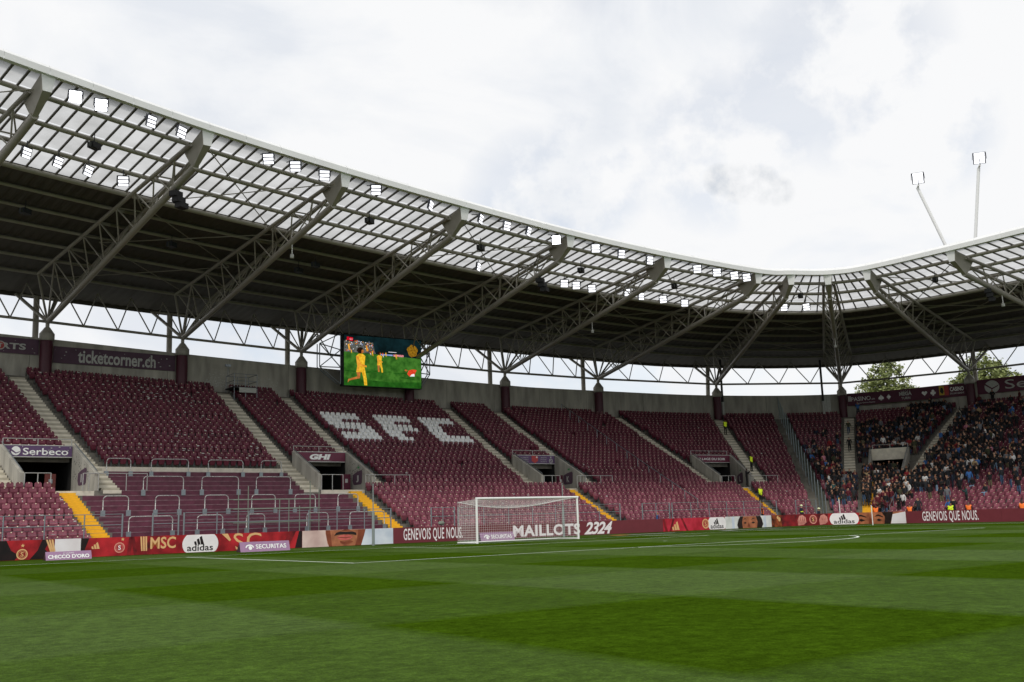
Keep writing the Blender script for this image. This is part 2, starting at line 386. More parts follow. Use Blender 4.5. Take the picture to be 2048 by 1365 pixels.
# vomitories: opening (u range), rows, aisle stairs on both sides given as (u at row 11, u at row 38)
VOM = [dict(l=(.285, .28), r=(.885, .79), y=.61, e=(.37, .775), k0=11, k1=17), dict(l=(2.253, 2.315), r=(2.83, 2.825), y=2.59, e=(2.33, 2.735), k0=11, k1=17),
       dict(l=(4.222, 4.34), r=(4.84, 4.875), y=4.555, e=(4.30, 4.715), k0=11, k1=17.4), dict(l=(6.215, 6.13), r=(6.905, 7.0), y=6.585, e=(6.30, 6.72), k0=11, k1=18.5),
       dict(l=(8.0, 8.05), r=(8.70, 8.95), y=8.22, e=(8.25, 8.60), k0=12, k1=19.4)]
def su(s, k):                         # aisle centre line u at row k
    return s[0]+(s[1]-s[0])*(k-11)/(NR-11)
def du(u, k, d):                      # u shift for d metres along row k
    a = stand(u-.02, k); b = stand(u+.02, k); return d*.04/(b-a).length
AW = .54                              # half width of an aisle
def vom_edge(v, k): return v['e']        # u of the opening's two edges
gs = thing('grandstand', (stand(3, 0).x, 9.3, 0), 'sweeping concrete grandstand behind the goal with maroon seats, turning the corner at right', 'grandstand')
for k in range(NR):
    cuts = []
    for v in VOM:
        if v['k0'] <= k <= v['k1']:
            cuts.append(vom_edge(v, k))
    # standing terrace painted maroon
    paint = []
    if k <= 10: paint = [(.60+du(.6, k, .8), 2.59-du(2.59, k, .8))]
    elif k <= 15: paint = [(su(VOM[0]['r'], k)+du(.85, k, AW), su(VOM[1]['l'], k)-du(2.29, k, AW))]
    pale = [(su(VOM[0]['r'], k)+du(.85, k, AW), su(VOM[1]['l'], k)-du(2.29, k, AW))] if k == 16 else []
    brk = sorted(set([U0, U1]+[c for q in cuts+paint+pale for c in q]))
    j = Join(); th = .0
    for a, b in zip(brk, brk[1:]):
        if any(abs(a-c[0]) < 1e-6 for c in cuts): continue
        mi = 1 if any(a >= p0-1e-6 and b <= p1+1e-6 for p0, p1 in paint) else 0
        if any(a >= p0-1e-6 and b <= p1+1e-6 for p0, p1 in pale): mi = 2
        us = sample_u(a, b, .1); V = []; Fc = []
        for u in us:
            p = stand(u, k); q = stand(u, k+1); zb = stand(u, k-1).z if k > 0 else 0.0
            V += [(p.x, p.y, zb-.02), (p.x, p.y, p.z), (q.x, q.y, p.z)]
        for i in range(len(us)-1):
            o = 3*i; Fc += [(o, o+3, o+4, o+1), (o+1, o+4, o+5, o+2)]
        j.add(V, Fc, mi)
    j.build('terrace_row', [M['terrace'], M['maroon_paint'], M['concrete_light']], gs)
    for a, b in paint:
        us = sample_u(a, b, .1); V = []; Fc = []
        for u in us:
            p = stand(u, k); n_, t = facing(u, k); x0, y0 = p.x+n_.x*.012, p.y+n_.y*.012; q = p-n_*.05
            V += [(x0, y0, p.z-.035), (x0, y0, p.z+.004), (q.x, q.y, p.z+.004)]
        for i in range(len(us)-1):
            o = 3*i; Fc += [(o, o+3, o+4, o+1), (o+1, o+4, o+5, o+2)]
        geo('step_nosing', V, Fc, M['nosing'], gs)
# aisles: half steps on the rows
def step_at(u, k, half, mt, parent, jn=None, hw=None):
    p = stand(u, k); q = stand(u, k+1); d = (q-p); d.z = 0; ln_ = d.length; n_, t = facing(u, k)
    rise = q.z-p.z; ud = d.normalized(); fr = -.03 if not half else ln_/2-.03; bk_ = ln_/2-.034 if not half else ln_-.034
    zt_ = p.z+.02+(rise/2 if half else 0); h = rise/2+.04
    c = p+ud*((fr+bk_)/2); c.z = zt_-h/2
    rz = atan2(t.y, t.x)
    dims = (2*(hw or AW), bk_-fr, h)
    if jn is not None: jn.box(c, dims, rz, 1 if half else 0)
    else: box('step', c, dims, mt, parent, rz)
rest = Join()
for vi, v in enumerate(VOM):
    kk0 = v['k0']
    for side in ('l', 'r'):
        own = (vi, side) in ((0, 'r'), (1, 'l'), (1, 'r'))
        fl = None
        for k in range(kk0, NR-1):
            u = su(v[side], k)
            for half in (False, True): step_at(u, k, half, M['concrete_shaded' if half else 'concrete_light'], gs, None if own else rest)
    for k in range(0, kk0):
        for half in (False, True): step_at(v['y'], k, half, M['yellow'], gs, None, .45)
tag(rest.build('aisle_steps', [M['concrete_light'], M['concrete_shaded']], gs), kind='stuff')
# vomitories
for vi, v in enumerate(VOM):
    k0, k1 = v['k0'], v['k1']; zf = stand(v['y'], k0).z-.02
    el = lambda k: vom_edge(v, k)
    p0l, p0r = stand(el(k0)[0], k0), stand(el(k0)[1], k0); p1l, p1r = stand(el(k1)[0], k1), stand(el(k1)[1], k1)
    geo('vomitory_floor', [(p0l.x, p0l.y, zf), (p0r.x, p0r.y, zf), (p1r.x, p1r.y, zf), (p1l.x, p1l.y, zf)], [(0, 1, 2, 3)], M['concrete'], gs)
    zs = stand(v['y'], k0-1).z-.05; us = sample_u(el(k0)[0], el(k0)[1], .1); V = []
    for u in us: q = stand(u, k0); V += [(q.x, q.y, zs), (q.x, q.y, zf+.001)]
    geo('landing_riser', V, [(2*i, 2*i+2, 2*i+3, 2*i+1) for i in range(len(us)-1)], M['concrete_light'], gs)
    for side, (a, b) in enumerate(((p0l, p1l), (p0r, p1r))):
        s = -1 if side == 0 else 1; t = (p1r-p1l); t.z = 0; t.normalize(); off = t*(.24*s)
        za, zb = stand(el(k0)[side], k0).z, stand(el(k1)[side], k1).z
        V = []
        for o in (Vector((0, 0, 0)), off):
            V += [(a+o).to_tuple()[:2]+(zf-.3,), (b+o).to_tuple()[:2]+(zf-.3,), (b+o).to_tuple()[:2]+(zb+1.0,), (a+o).to_tuple()[:2]+(za+1.05,)]
        geo('vomitory_wall', V, [(0, 1, 2, 3), (7, 6, 5, 4), (0, 4, 5, 1), (1, 5, 6, 2), (2, 6, 7, 3), (3, 7, 4, 0)], M['concrete'], gs)
        # sloping handrail on the wall
        tube('vomitory_rail', (a.x+off.x*.5, a.y+off.y*.5, za+1.2), (b.x+off.x*.5, b.y+off.y*.5, zb+1.15), .03, M['galv'], gs, 6)
    zb = stand(el(k1)[0], k1).z; zd = zb+(.22 if vi < 4 else -.15)          # door head
    tdir = (p1r-p1l); tdir.z = 0; wid = tdir.length; tdir.normalize(); bk = Vector((-tdir.y, tdir.x, 0))
    pl = Plane((p1l.x, p1l.y, zf), tdir)
    def pb(a, d, z): q = p1l+tdir*a+bk*d; return (q.x, q.y, z)
    geo('lintel', [pb(0, 0, zd), pb(wid, 0, zd), pb(wid, 0, zb+1.0), pb(0, 0, zb+1.0), pb(0, .5, zd), pb(wid, .5, zd), pb(wid, .5, zb+1.0), pb(0, .5, zb+1.0)],
        [(0, 1, 2, 3), (0, 4, 5, 1), (2, 6, 7, 3), (4, 7, 6, 5)], M['concrete'] if vi < 4 else M['concrete_light'], gs)
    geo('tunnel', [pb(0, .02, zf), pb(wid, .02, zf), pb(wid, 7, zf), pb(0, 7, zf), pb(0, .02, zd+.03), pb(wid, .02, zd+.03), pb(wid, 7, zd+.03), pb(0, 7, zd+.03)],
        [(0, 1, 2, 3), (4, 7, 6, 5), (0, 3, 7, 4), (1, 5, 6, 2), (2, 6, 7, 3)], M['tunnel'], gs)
    v['plane'] = pl; v['wid'] = wid; v['zf'] = zf; v['zd'] = zd; v['zb'] = zb; v['edge'] = (p0l, p0r, p1l, p1r)
# rear wall and parapet
us = sample_u(U0, U1, .05)
for i in range(int((U1-U0)*2)):
    a, b = U0+i*.5, U0+i*.5+.5; ss = sample_u(a+.0012, b-.0012, .1); V = []; Fc = []
    for u in ss:
        C = Cp(u); n_, t = facing(u, NR-1); zb = stand(u, NR-1).z-.6; zt_ = zwall(u)
        x0, y0 = C[0]+n_.x*.25, C[1]+n_.y*.25; x1, y1 = C[0]-n_.x*.25, C[1]-n_.y*.25
        V += [(x0, y0, zb), (x0, y0, zt_), (x1, y1, zt_), (x1, y1, zb-12)]
    for q in range(len(ss)-1):
        o = 4*q; Fc += [(o, o+4, o+5, o+1), (o+1, o+5, o+6, o+2), (o+2, o+6, o+7, o+3)]
    Fc += [(0, 1, 2, 3), tuple(reversed(range(4*len(ss)-4, 4*len(ss))))]
    geo('parapet_panel', V, Fc, M['concrete'], gs)
# columns: maroon shaft, concrete collar, steel shoe
for i in range(0, 11):
    C = Cp(i); n_, t = facing(i, NR-1); x, y = C[0]+n_.x*.62, C[1]+n_.y*.62; zb = stand(i, NR-1).z-.8; zw = zwall(i)
    tube('column', (x, y, zb), (x, y, zw-.25), .46, M['column'], gs, 16)
    tube('column_collar', (x, y, zw-.25), (x, y, zw+.3), .56, M['concrete'], gs, 16)
    j = Join(); n = 12
    V = [((.55 if z == 0 else .2)*cos(2*pi*q/n)+x, (.55 if z == 0 else .2)*sin(2*pi*q/n)+y, zw+.302+.5*z) for z in (0, 1) for q in range(n)]
    geo('column_shoe', V, [(q, (q+1) % n, n+(q+1) % n, n+q) for q in range(n)]+[tuple(range(n, 2*n))], M['steel'], gs)
    tube('column_pin', (x, y, zw+.8), (x, y, znode(i)), .15, M['steel'], gs, 8)
# ------------------------------------------------------------------ roof
rf = thing('stand_roof', Vector(Cp(3)+[19.0]), 'curved cantilever stadium roof, dark sheeted rear and translucent front with white fascia', 'roof')
PV = [.065, .157, .25, .35, .44, .53, .62, .72, .82, .93]
# corrugated dark deck
us = []; u = U0
while u < 10.9:
    us.append(u); a = roof(u, .7); b = roof(u+.01, .7); u += .17/((b-a).length/.01)
V = []; Fc = []
for i, u in enumerate(us):
    dz = .05 if (i//2) % 2 else 0.0
    V += [tuple(roof(u, .352, .12+dz)), tuple(roof(u, vrear(u), .12+dz))]
for i in range(len(us)-1): Fc.append((2*i, 2*i+2, 2*i+3, 2*i+1))
geo('corrugated_deck', V, Fc, M['deck'], rf)
# top skin so that no sky shows between sheets
ss = sample_u(U0, 10.9, .1)
V = []; Fc = []
for u in ss: V += [tuple(roof(u, .352, .34)), tuple(roof(u, vrear(u)+.01, .34)), tuple(roof(u, vrear(u)+.01, -.12))]
for i in range(len(ss)-1): o = 3*i; Fc += [(o, o+1, o+4, o+3), (o+1, o+2, o+5, o+4)]
geo('outer_skin', V, Fc, M['deck'], rf)
# purlins, bay by bay
for pi_, v in enumerate(PV):
    for b in range(-1, 11):
        a0_, a1_ = max(U0, b), min(10.9, b+1)
        if a1_ <= a0_: continue
        r = .14 if pi_ in (0, 1, 2) else (.17 if pi_ == 3 else .12)
        poly_tube('purlin', [roof(a0_+(a1_-a0_)*q/4, v, -.06 if pi_ < 4 else -.02) for q in range(5)], r, M['steel'], rf, 8)
# translucent panels between the glazing bars
cells = []
for b in range(-1, 11):
    n = 11 if b < 6 else (5 if b in (6, 7) else (6 if b == 8 else 9))
    for c in range(n):
        ua, ub = b+c/n, b+(c+1)/n
        if ub < U0 or ua < -.62: continue
        tube_r = roof(ua, .005, .10); bar('glazing_bar', roof(ua, .005, .10), roof(ua, .35, .10), .11, .09, M['steel_dark'], rf)
        vv = [.004]+PV[:4]
        for q in range(4): cells.append((ua, ub, vv[q], vv[q+1]))
pj_ = []
for c in cells:
    p = roof((c[0]+c[1])/2, (c[2]+c[3])/2); x, y, z = to_px(p); pj_.append((z if z > 0 and -50 < x < 2100 else 1e6, c))
pj_.sort(key=lambda a: a[0]); left = Join()
for i, (d, c) in enumerate(pj_):
    g = .012*(c[1]-c[0]); e = .0015
    V = [tuple(roof(uu, vv, zz)) for zz in (.15, .17) for uu, vv in ((c[0]+g, c[2]+e), (c[1]-g, c[2]+e), (c[1]-g, c[3]-e), (c[0]+g, c[3]-e))]
    if i < 300: geo('roof_panel', V[:4], [(0, 1, 2, 3)], M['panel'], rf)
    else: left.add(V[:4], [(0, 1, 2, 3)])
tag(left.build('far_roof_panels', M['panel'], rf), kind='stuff')
# fascia: cap and band, four sheets a bay
def inward(u):
    a = Tp(u-.01); b = Tp(u+.01); t = Vector((b[0]-a[0], b[1]-a[1], 0)).normalized(); return Vector((t.y, -t.x, 0))
for b in range(-1, 11):
    for c in range(4):
        ua, ub = b+c/4+.0006, b+(c+1)/4-.0006
        if ua < U0: continue
        V = []
        for u in (ua, (ua+ub)/2, ub):
            T = Tp(u); n_ = inward(u); z = zt(u)
            prof = [(.02, z-.62), (.30, z-.60), (.32, z-.26), (.30, z-.245), (.06, z-.02), (-.7, z+.02)]
            V += [(T[0]+n_.x*o, T[1]+n_.y*o, zz) for o, zz in prof]
        Fc = [(r*6+q, r*6+6+q, r*6+7+q, r*6+q+1) for r in range(2) for q in range(5)]
        geo('fascia_panel', V, Fc, M['fascia'], rf)
# cross bracing rods in alternate bays under the sheets
for b in (-1, 1, 3, 5, 7, 9):
    for (va, vb) in ((.03, .35), (.36, .62), (.62, .9)):
        tube('cross_rod', roof(b+.02, va, -.3), roof(b+.98, vb, -.3), .035, M['steel'], rf, 5)
        tube('cross_rod', roof(b+.98, va, -.36), roof(b+.02, vb, -.36), .035, M['steel'], rf, 5)
# eaves ring truss
def node(u): 
    C = Cp(u); n_, t = facing(u, NR-1); return Vector((C[0]+n_.x*.62, C[1]+n_.y*.62, znode(u)))
for b in range(-1, 10):
    A, B = node(b), node(b+1); tube('ring_beam', A, B, .11, M['steel'], rf, 8)
    prev = roof(b+.02, 1.0, -.1)
    for q in range(4):
        f = (q+.5)/4 if True else 0
        low = A+(B-A)*((q+.0)/4) if q else None
    for q in range(1, 4):
        low = A+(B-A)*(q/4)
        for s in (-.125, .125): tube('ring_brace', low, roof(b+q/4+s+.0, 1.02, 0), .055, M['steel'], rf, 6)
    tube('ring_brace', A, roof(b+.125, 1.02, 0), .055, M['steel'], rf, 6); tube('ring_brace', B, roof(b+.875, 1.02, 0), .055, M['steel'], rf, 6)
# roof trusses
where = {0: 'leftmost, cut by the left edge of the picture', 1: 'rising from the column left of the wide lettered banner', 2: 'rising from the column right of the wide lettered banner',
         3: 'rising from the column left of the video screen', 4: 'passing just right of the video screen', 5: 'second to the right of the video screen', 6: 'third to the right of the video screen',
         7: 'first of the corner fan, left of the middle one', 8: 'in the corner pointing straight at the viewer', 9: 'right of the corner, above the card suit banner', 10: 'rightmost, over the side stand'}
for i in range(0, 11):
    nd_ = node(i); tr = thing('roof_truss', nd_, 'grey tubular roof truss '+where[i], 'truss', 'tubular trusses carrying the roof')
    E = roof(i, .052, -1.45)
    tube('bottom_chord', nd_, E, .21, M['steel'], tr, 12)
    wd = 1.5
    def top(f, s):              # f 0 at tip, 1 at back
        v = .045+(.90-.045)*f; return roof(i, v, -.32, s*(.42+(wd-.42)*f))
    for s in (-1, 1): poly_tube('top_chord', [top(q/6, s) for q in range(7)], .13, M['steel'], tr, 8)
    n = 8
    for q in range(n):
        f0 = .08+.9*q/n; f1 = .08+.9*(q+1)/n; fb = (f0+f1)/2
        bpt = E+(nd_-E)*min(.985, max(0, (fb-.0)*.93))
        for s in (-1, 1):
            tube('brace', bpt, top(f0, s), .05, M['steel'], tr, 6); tube('brace', bpt, top(f1, s), .05, M['steel'], tr, 6)
        tube('brace', top(f0, -1), top(f0 if q % 2 else f1, 1), .05, M['steel'], tr, 6)
    # back struts and rear post
    for s in (-1, 1):
        tube('back_strut', nd_, roof(i, vrear(i)-.015, -.15, s*wd), .14, M['steel'], tr, 8)
        tube('brace', nd_, top(1, s), .09, M['steel'], tr, 6)
        tube('brace', nd_, top(.86, s), .07, M['steel'], tr, 6)
    tube('brace', roof(i, vrear(i)-.015, -.15, -wd), roof(i, vrear(i)-.015, -.15, wd), .09, M['steel'], tr, 6)
    rp_ = roof(i, vrear(i)-.02, -.2); C = Cp(i); n_, t = facing(i, NR-1)
    tube('rear_post', (C[0]-n_.x*2.2, C[1]-n_.y*2.2, 6), rp_, .24, M['steel'], tr, 10)
    # tip plate: tapering box with white front
    a = roof(i, -.004, -.02); b1 = roof(i, .085, -.30); b2 = roof(i, .056, -1.58); c2 = roof(i, .0, -.85)
    T = Tp(i); C = Cp(i); Ln = hypot(C[0]-T[0], C[1]-T[1]); sd_ = Vector((C[1]-T[1], -(C[0]-T[0]), 0))/Ln
    V = []
    for s in (-1, 1):
        V += [tuple(a+sd_*s*.36), tuple(b1+sd_*s*.30), tuple(b2+sd_*s*.12), tuple(c2+sd_*s*.22)]
    geo('tip_plate', V, [(0, 1, 2, 3), (7, 6, 5, 4), (0, 4, 5, 1), (1, 5, 6, 2), (2, 6, 7, 3)], M['steel'], tr)
    geo('tip_cover', [(Vector(V[0])-(b1-a).normalized()*.01).to_tuple(), (Vector(V[3])-(b1-a).normalized()*.01).to_tuple(), (Vector(V[7])-(b1-a).normalized()*.01).to_tuple(), (Vector(V[4])-(b1-a).normalized()*.01).to_tuple()], [(0, 1, 2, 3)], M['fascia'], tr)
# ------------------------------------------------------------------ seats
def seat_geo():
    V = []; F = []; MI = []
    rows = [(.40, .185, 0.0), (.60, .195, .03), (.76, .185, .055), (.82, .13, .06)]
    for z, hw, y in rows: V += [(-hw, y, z), (0, y+.03, z), (hw, y, z)]
    for z, hw, y in rows: V += [(-hw, y+.06, z-.015), (hw, y+.06, z-.015)]
    for r in range(3):
        for c in range(2): F.append((r*3+c, r*3+c+1, r*3+c+4, r*3+c+3))
        b = 12+2*r; F.append((b+1, b, b+2, b+3)); F.append((r*3, r*3+3, b+2, b)); F.append((r*3+5, r*3+2, b+1, b+3))
    F += [(9, 10, 18), (10, 19, 18), (10, 11, 19)]
    MI += [0]*len(F)
    o = len(V)       # pan tipped up against the back
    V += [(-.12, -.04, .20), (.12, -.04, .20), (.175, -.085, .29), (-.175, -.085, .29), (.19, -.15, .56), (-.19, -.15, .56), (.19, -.03, .585), (-.19, -.03, .585), (.15, .0, .22), (-.15, .0, .22)]
    f = [(0, 1, 2, 3), (3, 2, 4, 5), (5, 4, 6, 7), (1, 8, 6, 4, 2), (0, 3, 5, 7, 9), (0, 9, 8, 1)]
    F += [tuple(i+o for i in q) for q in f]; MI += [0]*len(f)
    for x in (-.215, .215):      # side brackets
        o = len(V); V += [(x-.018, -.1, 0), (x+.018, -.1, 0), (x+.018, .06, .5), (x-.018, .06, .5), (x+.018, .09, 0), (x-.018, .09, 0)]
        f = [(0, 1, 2, 3), (1, 4, 2), (0, 3, 5)]; F += [tuple(i+o for i in q) for q in f]; MI += [1]*3
    o = len(V); V += [(-.03, .028, .755), (.03, .028, .755), (.03, .04, .80), (-.03, .04, .80)]; F.append((o, o+1, o+2, o+3)); MI.append(2)
    return V, F, MI
SV, SF, SMI = seat_geo()
def seat_mat(name, attr):
    m = bpy.data.materials.new(name); m.use_nodes = True; t = m.node_tree; b = t.nodes['Principled BSDF']
    if attr: a = nd('ShaderNodeVertexColor', t, layer_name='Col'); c = a.outputs[0]
    else: a = nd('ShaderNodeObjectInfo', t); c = a.outputs['Color']
    tcn = nd('ShaderNodeTexCoord', t); nz = nd('ShaderNodeTexNoise', t); nz.inputs['Scale'].default_value = 6; nz.inputs['Detail'].default_value = 5
    t.links.new(tcn.outputs['Object'], nz.inputs['Vector'])
    mm = nd('ShaderNodeMath', t, operation='MULTIPLY_ADD'); mm.inputs[1].default_value = .5; mm.inputs[2].default_value = .75
    t.links.new(nz.outputs[0], mm.inputs[0])
    vm = nd('ShaderNodeVectorMath', t, operation='SCALE'); t.links.new(c, vm.inputs[0]); t.links.new(mm.outputs[0], vm.inputs['Scale'])
    t.links.new(vm.outputs[0], b.inputs['Base Color']); b.inputs['Roughness'].default_value = .42; b.inputs['Specular IOR Level'].default_value = .32
    return m
M['seat'] = seat_mat('maroon_seat_plastic', False); M['seat_far'] = seat_mat('seat_plastic_mass', True)
seat_me = mesh('seat', SV, SF, [M['seat'], M['bracket'], M['cream']], SMI)
BM = {'S': ['1111111', '1111111', '1110000', '1111111', '1111111', '0000111', '1111111', '1111111'],
      'F': ['1111111', '1111111', '1110000', '1111110', '1111111', '1110000', '1110000', '1110000'],
      'C': ['1111111', '1111111', '1110000', '1110000', '1110000', '1110000', '1111111', '1111111']}
def white_seat(u, k):
    for ch, ua in (('S', 2.965), ('F', 3.41), ('C', 3.835)):
        if 23 <= k <= 30:
            a = stand(ua, k); b = stand(u, k); d = hypot(b.x-a.x, b.y-a.y)*(1 if u > ua else -1)
            c = int(floor(d/.5)); r = 30-k
            if 0 <= c < 7 and BM[ch][r][c] == '1': return True
    return False
def ulen(a, b, k, n=12):
    s = 0; p = stand(a, k)
    for i in range(1, n+1):
        q = stand(a+(b-a)*i/n, k); s += hypot(q.x-p.x, q.y-p.y); p = q
    return s
BLOCKS = []      # (k range, uL(k), uR(k), name)
def aisle(v, s): return lambda k: su(VOM[v][s], k)
def cst(c): return lambda k: c
gA = .75
lower = [(U0, VOM[0]['y'], 'far left lower block'), (VOM[1]['y'], VOM[2]['y'], 'lower block behind goal'), (VOM[2]['y'], VOM[3]['y'], 'lower block right of goal'), (VOM[3]['y'], 7.5, 'the block left of the glass fence'), (7.5, VOM[4]['y'], 'the block right of the glass fence'), (VOM[4]['y'], 10.25, 'the side stand')]
for a, b, nm in lower: BLOCKS.append((0, 11, cst(a), cst(b), nm))
ups = [(cst(U0), aisle(0, 'l'), 11, 'at far left of upper tier'), (aisle(0, 'l'), aisle(0, 'r'), 18, 'above leftmost stairwell'), (aisle(0, 'r'), aisle(1, 'l'), 16, 'above standing terrace'), (aisle(1, 'l'), aisle(1, 'r'), 18, 'above second stairwell'),
       (aisle(1, 'r'), aisle(2, 'l'), 11, 'with white lettering'), (aisle(2, 'l'), aisle(2, 'r'), 18, 'above third stairwell'), (aisle(2, 'r'), aisle(3, 'l'), 11, 'with the diagonal handrail'), (aisle(3, 'l'), aisle(3, 'r'), 19, 'above fourth stairwell'),
       (aisle(3, 'r'), cst(7.5), 11, 'left of the glass fence'), (cst(7.5), aisle(4, 'l'), 11, 'right of the glass fence'), (aisle(4, 'l'), aisle(4, 'r'), 20, 'above corner stairwell'), (aisle(4, 'r'), cst(10.25), 11, 'on the side stand')]
for a, b, k0, nm in ups: BLOCKS.append((k0, NR, a, b, 'block '+nm))
# flanks of the vomitories in the corner
BLOCKS.append((12, 20, aisle(4, 'l'), cst(8.235), 'the strip left of the corner stairwell')); BLOCKS.append((12, 20, cst(8.615), aisle(4, 'r'), 'the strip right of the corner stairwell'))
SEATS = []
for k0, k1, fa, fb, nm in BLOCKS:
    for k in range(k0, k1):
        a, b = fa(k), fb(k); Ln = ulen(a, b, k); n = int((Ln-2*gA)/.5)
        if n < 1: continue
        m0 = (Ln-(n-1)*.5)/2
        for i in range(n):
            u = a+(b-a)*(m0+i*.5)/Ln
            p = stand(u, k); q = stand(u, k+1); c = p+(q-p)*.62; c.z = p.z
            X, Y, Z = to_px(c)
            if Z < 1 or not (-40 < X < 2095): continue
            if random.random() < .006: continue
            if any(abs(u-cu) < du(u, k, .62) and k >= NR-1 for cu in range(0, 11)): continue
            SEATS.append((Z, u, k, i, n, c, nm, X, Y))
SEATS.sort(key=lambda s: s[0])
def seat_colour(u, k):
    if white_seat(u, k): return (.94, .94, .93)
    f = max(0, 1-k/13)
    base = np.array((.125, .0235, .040)); faded = np.array((.34, .11, .145))  # lower rows: bleached plastic, plus open-sky brightness painted into the colour
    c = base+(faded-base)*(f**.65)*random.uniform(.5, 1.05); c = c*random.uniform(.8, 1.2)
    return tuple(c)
vis = [s for s in SEATS if s[7] > -10]
own = set(id(s) for s in vis[:300])
co = np.array(SV); fl = [f for f in SF]
far = [s for s in SEATS if id(s) not in own]
nv = len(SV); AV = np.empty((len(far)*nv, 3)); AC = np.ones((len(far)*nv, 4)); 
for i, s in enumerate(far):
    u, k = s[1], s[2]; n_, t = facing(u, k); c = s[5]
    R_ = np.array(((t.x, t.y, 0), (-n_.x, -n_.y, 0), (0, 0, 1)))      # local x->t, local y->back
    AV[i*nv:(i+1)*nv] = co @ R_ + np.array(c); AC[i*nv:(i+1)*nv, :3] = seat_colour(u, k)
AF = []; AM = []
for i in range(len(far)):
    o = i*nv; AF += [tuple(x+o for x in f) for f in SF]; AM += SMI
me = bpy.data.meshes.new('far_seats'); me.from_pydata(AV.tolist(), [], AF)
for mm in (M['seat_far'], M['bracket'], M['cream']): me.materials.append(mm)
me.polygons.foreach_set('material_index', AM)
ca = me.color_attributes.new('Col', 'FLOAT_COLOR', 'POINT'); ca.data.foreach_set('color', AC.ravel())
tag(mobj('far_seats', me), 'rows of maroon plastic seats filling the stand, some white and spelling letters', 'seats', kind='stuff')
j = Join()
for (Z, u, k, i, n, c, nm, X_, Y_) in SEATS:
    f = .30 if (.8 < u < 2.3 and k >= 16) else (.12 if u < .8 else (.06 if u < 4.2 else .015))
    if 1.45 < u < 1.98 and 31 <= k <= 35: f = .8
    while random.random() < f:
        f *= .35; n_, t = facing(u, k); w_, h_ = random.uniform(.05, .20), random.uniform(.03, .07); a_ = random.uniform(-.16, .05); zz = random.uniform(.58, .76); p0 = Vector(c)+n_*.035+t*a_+Vector((0, 0, zz))
        j.add([p0, p0+t*w_, p0+t*w_+Vector((0, 0, h_))-n_*.01, p0+Vector((0, 0, h_))-n_*.01], [(0, 1, 2, 3)])
tag(j.build('seat_stickers', M['offwhite']), 'scattered white stickers and torn paper on the maroon seats', 'stickers', kind='stuff')
_ONES = 'zeroth first second third fourth fifth sixth seventh eighth ninth tenth eleventh twelfth thirteenth fourteenth fifteenth sixteenth seventeenth eighteenth nineteenth'.split()
_TENS = ['', '', 'twenty', 'thirty', 'forty', 'fifty']
def ordn(n):
    if n < 20: return _ONES[n]
    if n % 10 == 0: return _TENS[n//10][:-1]+'ieth'
    return _TENS[n//10]+'-'+_ONES[n % 10]
for s in vis[:300]:
    Z, u, k, i, n, c, nm = s[:7]; n_, t = facing(u, k)
    o = mobj('stadium_seat', seat_me, None, Matrix.Translation(c) @ Matrix.Rotation(atan2(t.y, t.x), 4, 'Z'))
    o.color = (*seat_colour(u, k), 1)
    e_, q_ = ('right', n-i) if 'far left' in nm else ('left', i+1)
    tag(o, 'maroon seat, %s row from front, %s from %s in %s' % (ordn(k+1), ordn(q_), e_, nm), 'seat', 'maroon plastic stadium seats')

# ------------------------------------------------------------------ crush barriers on the standing terrace
def barrier(ua, ub, k, label):
    a = stand(ua, k); b = stand(ub, k); z = stand((ua+ub)/2, floor(k)).z; h = 1.15
    a.z = b.z = z; t = (b-a).normalized(); r = .22; pts = []
    pts.append(a)
    for q in range(5): an = pi/2*q/4; pts.append(a+t*(r-r*cos(an))+Vector((0, 0, h-r+r*sin(an))))
    for q in range(5): an = pi/2*(1-q/4); pts.append(b-t*(r-r*cos(an))+Vector((0, 0, h-r+r*sin(an))))
    pts.append(b)
    o = thing('crush_barrier', (a+b)/2, label, 'barrier', 'crush barriers on the standing terrace')
    poly_tube('rail', pts, .032, M['barrier'], o, 8)
    n_, tt = facing((ua+ub)/2, k)
    for p in (a, b): box('foot_plate', p+n_*.03+Vector((0, 0, .16)), (.26, .05, .36), M['galv'], o, atan2(tt.y, tt.x))
M['barrier'] = mat('stickered_steel', '#8d9498', .45, metal=.4, var=.45, scale=22, col2='#d9d6cf')
bars = [[(.938, 1.091), (1.225, 1.477), (1.615, 1.866), (2.0, 2.153)], [(1.048, 1.307), (1.43, 1.684), (1.811, 2.061)], [(.709, .859), (1.022, 1.172), (1.337, 1.494), (1.655, 1.821), (1.962, 2.113), (2.283, 2.438)],
        [(.759, 1.019), (1.172, 1.335), (1.491, 1.615), (1.909, 2.063), (2.224, 2.488)]]
rn = ['top', 'second', 'third', 'lowest']
for r, (row, k) in enumerate(zip(bars, (14.85, 10.0, 6.2, 2.35))):
    for i, (a, b) in enumerate(row):
        barrier(a, b, k, 'grey U-shaped crush barrier, %s from the left in the %s line on the maroon terrace' % (ordn(i+1), rn[r]))

